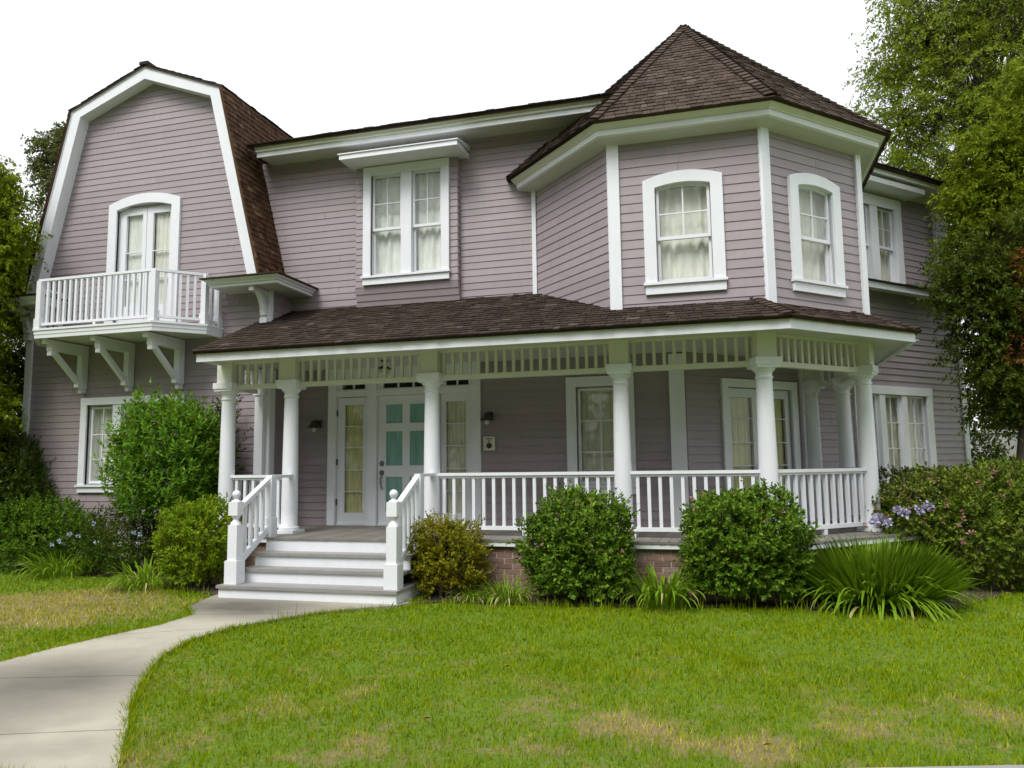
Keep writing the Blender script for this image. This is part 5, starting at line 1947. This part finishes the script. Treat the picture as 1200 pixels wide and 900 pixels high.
tree('tree', 'yellow-green tree between the tall tree and the dark tree at the right', [(5.9, 15.2, 0), (5.9, 15.2, 2.0), (5.7, 15.1, 4.0), (5.5, 15.0, 5.2)], [0.12, 0.10, 0.085, 0.06],
     [(4.5, 14.6, 6.3, 0.60), (4.75, 14.7, 5.6, 0.65), (5.3, 14.8, 7.0, 0.9), (5.2, 14.8, 6.0, 0.8), (6.1, 15.0, 6.6, 1.1), (5.4, 14.9, 7.9, 0.7), (6.3, 15.0, 7.8, 0.9), (4.3, 14.5, 5.5, 0.42), (6.0, 14.9, 5.3, 0.8), (4.6, 14.5, 7.0, 0.45), (4.2, 14.4, 6.2, 0.35)],
     L_YTREE, 1300, 60, 0.085, 0.036, 0.35, 37, 0.45)
tree('tree', 'slim dark-trunked tree leaning at the right edge behind the blossoming shrub', [(5.0, 15.2, 0), (5.2, 15.2, 1.4), (5.15, 15.2, 2.8), (5.5, 15.2, 4.2)], [0.085, 0.07, 0.06, 0.045],
           [(5.9, 15.3, 5.2, 1.1), (6.6, 15.3, 4.0, 1.2), (5.9, 15.3, 3.4, 0.6), (7.0, 15.3, 6.0, 1.4)], L_MAPLE, 700, 50, 0.085, 0.038, 0.3, 35, 0.45)
# what shows past the right corner: a pale wall and trees beyond
t = thing('garden_wall', (9.5, 24.6, 0), 'pale rendered garden wall beyond the right corner of the house', 'wall')
MB().wbox(6.2, 16, 24.5, 24.75, 0, 2.35).build('wall_face', CONCG, t)
MB().wbox(6.15, 16.05, 24.45, 24.8, 2.351, 2.45).build('coping', CONCG, t)
tree('tree', 'pale far tree beyond the garden wall at the right', [(11, 34, 0), (11, 34, 3), (11.2, 34, 5)], [0.3, 0.25, 0.18],
     [(9.6, 34, 5.0, 1.8), (12, 34, 5.4, 2.2), (10.6, 34, 3.6, 1.8)], L_FAR, 200, 36, 0.22, 0.1, 0.35, 36, 0.9)

# the wood across the street, behind the viewer: it shows in the window glass and shades the low sky
rs = np.random.default_rng(90)
n = 12000
px_ = rs.uniform(-45, 40, n)
hz_ = 13.5 + 2.2 * np.sin(px_ * 0.55) + 1.5 * np.sin(px_ * 1.3 + 1)
P = np.stack([px_, -15 + rs.normal(size=n) * 2.0, hz_ * rs.random(n) ** 0.8], 1)
V, Fc = leaf_geo(P, unit(rs.normal(size=(n, 3))), unit(rs.normal(size=(n, 3))), np.full(n, 1.1), np.full(n, 0.8))
o = np_mesh('street_wood', V, Fc, L_DARK, None, (0, -15, 0))
o['kind'] = 'stuff'
o['label'] = 'dense row of trees across the street'

# ------------------------------------------------------------------ lawn grass: one object of blades
def blades(n, xr, yr, h, wd, rs, keep):
    x = rs.uniform(xr[0], xr[1], n)
    y = rs.uniform(yr[0], yr[1], n)
    k = keep(x, y)
    return x[k], y[k]


def lawn_ok(x, y):
    ok = (y > pave_y(x) + 0.02) & ~in_poly(x, y, path_poly) & ~in_poly(x, y, bedL) & ~in_poly(x, y, bedR)
    ok &= ~((x > -12.1) & (x < 2.3) & (y > 9.3)) | ((x < -7.3) & (y < 9.9))
    return ok


rs = np.random.default_rng(77)
N0 = 1150000
X = rs.uniform(-19, 15, N0)
Y = rs.uniform(2.4, 17, N0)
d = np.hypot(X, Y)
pk = np.clip((6.0 / d) ** 1.7, 0, 1)
keep = lawn_ok(X, Y) & (rs.random(N0) < pk)
# only the part of the lawn a viewer near the camera can see
ang = np.arctan2(X, Y)
keep &= (ang < math.radians(52)) & (ang > math.radians(-66))
X, Y, d = X[keep], Y[keep], d[keep]
# tussock field: height varies in clumps
hm = np.ones(len(X))
for i in range(10):
    v = rs.normal(size=2) * rs.uniform(1.5, 7)
    hm += 0.13 * np.cos(X * v[0] + Y * v[1] + rs.uniform(0, 6.28))
hm = np.clip(hm, 0.45, 1.7)
# longer fringe along path and bed edges
edge = np.zeros(len(X), bool)
for dx, dy in ((0.07, 0), (-0.07, 0), (0, 0.07), (0, -0.07)):
    edge |= ~lawn_ok(X + dx, Y + dy)
h = 0.024 * hm * rs.uniform(0.6, 1.35, len(X)) * np.where(edge, 2.0, 1.0)
wd = 0.0036 * np.clip(d / 4.2, 1, 2.4) * rs.uniform(0.7, 1.3, len(X))
a = rs.uniform(0, 2 * math.pi, len(X))
lean = rs.uniform(0.1, 1.0, len(X)) * h
la = rs.uniform(0, 2 * math.pi, len(X))
V = np.empty((len(X), 3, 3), np.float32)
V[:, 0] = np.stack([X - np.cos(a) * wd, Y - np.sin(a) * wd, np.full(len(X), -0.012)], 1)
V[:, 1] = np.stack([X + np.cos(a) * wd, Y + np.sin(a) * wd, np.full(len(X), -0.012)], 1)
V[:, 2] = np.stack([X + np.cos(la) * lean, Y + np.sin(la) * lean, h], 1)
o = np_mesh('lawn_grass', V.reshape(-1, 3), np.arange(len(X) * 3).reshape(-1, 3), GRASS)
o['kind'] = 'stuff'
o['label'] = 'short mown lawn grass with dry yellow patches'
# grass creeping over both path edges
ex, ey = [], []
for line in (pathL, pathR):
    for (ax_, ay_), (bx_, by_) in zip(line[:-1], line[1:]):
        m_ = int(330 * math.hypot(bx_ - ax_, by_ - ay_))
        f_ = rs.random(m_)
        ex.append(ax_ + (bx_ - ax_) * f_ + rs.normal(size=m_) * 0.016)
        ey.append(ay_ + (by_ - ay_) * f_ + rs.normal(size=m_) * 0.016)
ex, ey = np.concatenate(ex), np.concatenate(ey)
okf = (ey < 8.0) & (ey > pave_y(ex))
ex, ey = ex[okf], ey[okf]
n = len(ex)
a = rs.uniform(0, 6.28, n)
b_ = rs.uniform(0, 6.28, n)
hh_ = rs.uniform(0.03, 0.065, n)
l_ = hh_ * rs.uniform(0.3, 1.2, n)
w_ = 0.0045
T3 = np.empty((n, 3, 3), np.float32)
T3[:, 0] = np.stack([ex - np.cos(a) * w_, ey - np.sin(a) * w_, np.full(n, -0.01)], 1)
T3[:, 1] = np.stack([ex + np.cos(a) * w_, ey + np.sin(a) * w_, np.full(n, -0.01)], 1)
T3[:, 2] = np.stack([ex + np.cos(b_) * l_, ey + np.sin(b_) * l_, hh_], 1)
o = np_mesh('edge_grass', T3.reshape(-1, 3), np.arange(n * 3).reshape(-1, 3), GRASS)
o['kind'] = 'stuff'
o['label'] = 'grass creeping over the edges of the concrete path'
# taller grass tufts standing in the lawn and along the bed
tv_, th_ = [], []
for (tx, ty, n, hh, sp) in ((0.05, 6.55, 70, 0.10, 0.07), (-0.35, 6.9, 40, 0.08, 0.07), (1.9, 6.4, 40, 0.08, 0.08), (-1.2, 8.6, 90, 0.16, 0.5), (0.9, 8.85, 90, 0.16, 0.5), (-2.2, 8.65, 60, 0.12, 0.4), (2.7, 9.9, 90, 0.16, 0.4), (-4.45, 7.2, 14, 0.2, 0.08), (-4.5, 6.0, 10, 0.18, 0.06), (-6.9, 8.55, 50, 0.12, 0.3)):
    x = tx + rs.normal(size=n) * sp
    y = ty + rs.normal(size=n) * min(sp, 0.12)
    a = rs.uniform(0, 6.28, n)
    hh_ = hh * rs.uniform(0.5, 1.2, n)
    l_ = rs.uniform(0, 0.5, n) * hh_
    b_ = rs.uniform(0, 6.28, n)
    w_ = 0.005
    T3 = np.empty((n, 3, 3), np.float32)
    T3[:, 0] = np.stack([x - np.cos(a) * w_, y - np.sin(a) * w_, np.full(n, -0.01)], 1)
    T3[:, 1] = np.stack([x + np.cos(a) * w_, y + np.sin(a) * w_, np.full(n, -0.01)], 1)
    T3[:, 2] = np.stack([x + np.cos(b_) * l_, y + np.sin(b_) * l_, hh_], 1)
    tv_.append(T3)
T3 = np.concatenate(tv_)
o = np_mesh('grass_tufts', T3.reshape(-1, 3), np.arange(len(T3) * 3).reshape(-1, 3), GRASS)
o['kind'] = 'stuff'
o['label'] = 'taller grass tufts in the lawn and along the bed edge'
# leaf litter and bark chips on the beds
nl = 2600
lx = rs.uniform(-12, 5, nl)
ly = rs.uniform(8.5, 12.5, nl)
ok = in_poly(lx, ly, bedL) | in_poly(lx, ly, bedR)
lx, ly = lx[ok], ly[ok]
P = np.stack([lx, ly, np.full(len(lx), 0.012)], 1)
V, Fc = leaf_geo(P, unit(np.stack([rs.normal(size=len(lx)), rs.normal(size=len(lx)), rs.normal(size=len(lx)) * 0.15], 1)), unit(np.stack([rs.normal(size=len(lx)) * 0.3, rs.normal(size=len(lx)) * 0.3, np.ones(len(lx))], 1)), rs.uniform(0.025, 0.07, len(lx)), rs.uniform(0.012, 0.035, len(lx)), 0.2)
o = np_mesh('leaf_litter', V, Fc, LDRY)
o['kind'] = 'stuff'
o['label'] = 'dry leaf litter and bark chips on the planting beds'
# a few dry fallen leaves
for (x, y, lab) in ((0.12, 4.62, 'curled brown leaf lying near the pavement edge of the lawn'), (-1.75, 5.9, 'small brown leaf lying in the middle of the lawn'), (-1.9, 4.6, 'dry brown leaf lying on the near lawn right of the path')):
    P = np.array([[x, y, 0.035]])
    V, Fc = leaf_geo(P, unit(np.array([[0.8, 0.4, 0.1]])), np.array([[0, 0.2, 1.0]]), [0.07], [0.04], 0.35)
    o = np_mesh('fallen_leaf', V, Fc, LDRY, None, (x, y, 0.03))
    tag(o, lab, 'leaf', 'dry leaves fallen on the lawn')
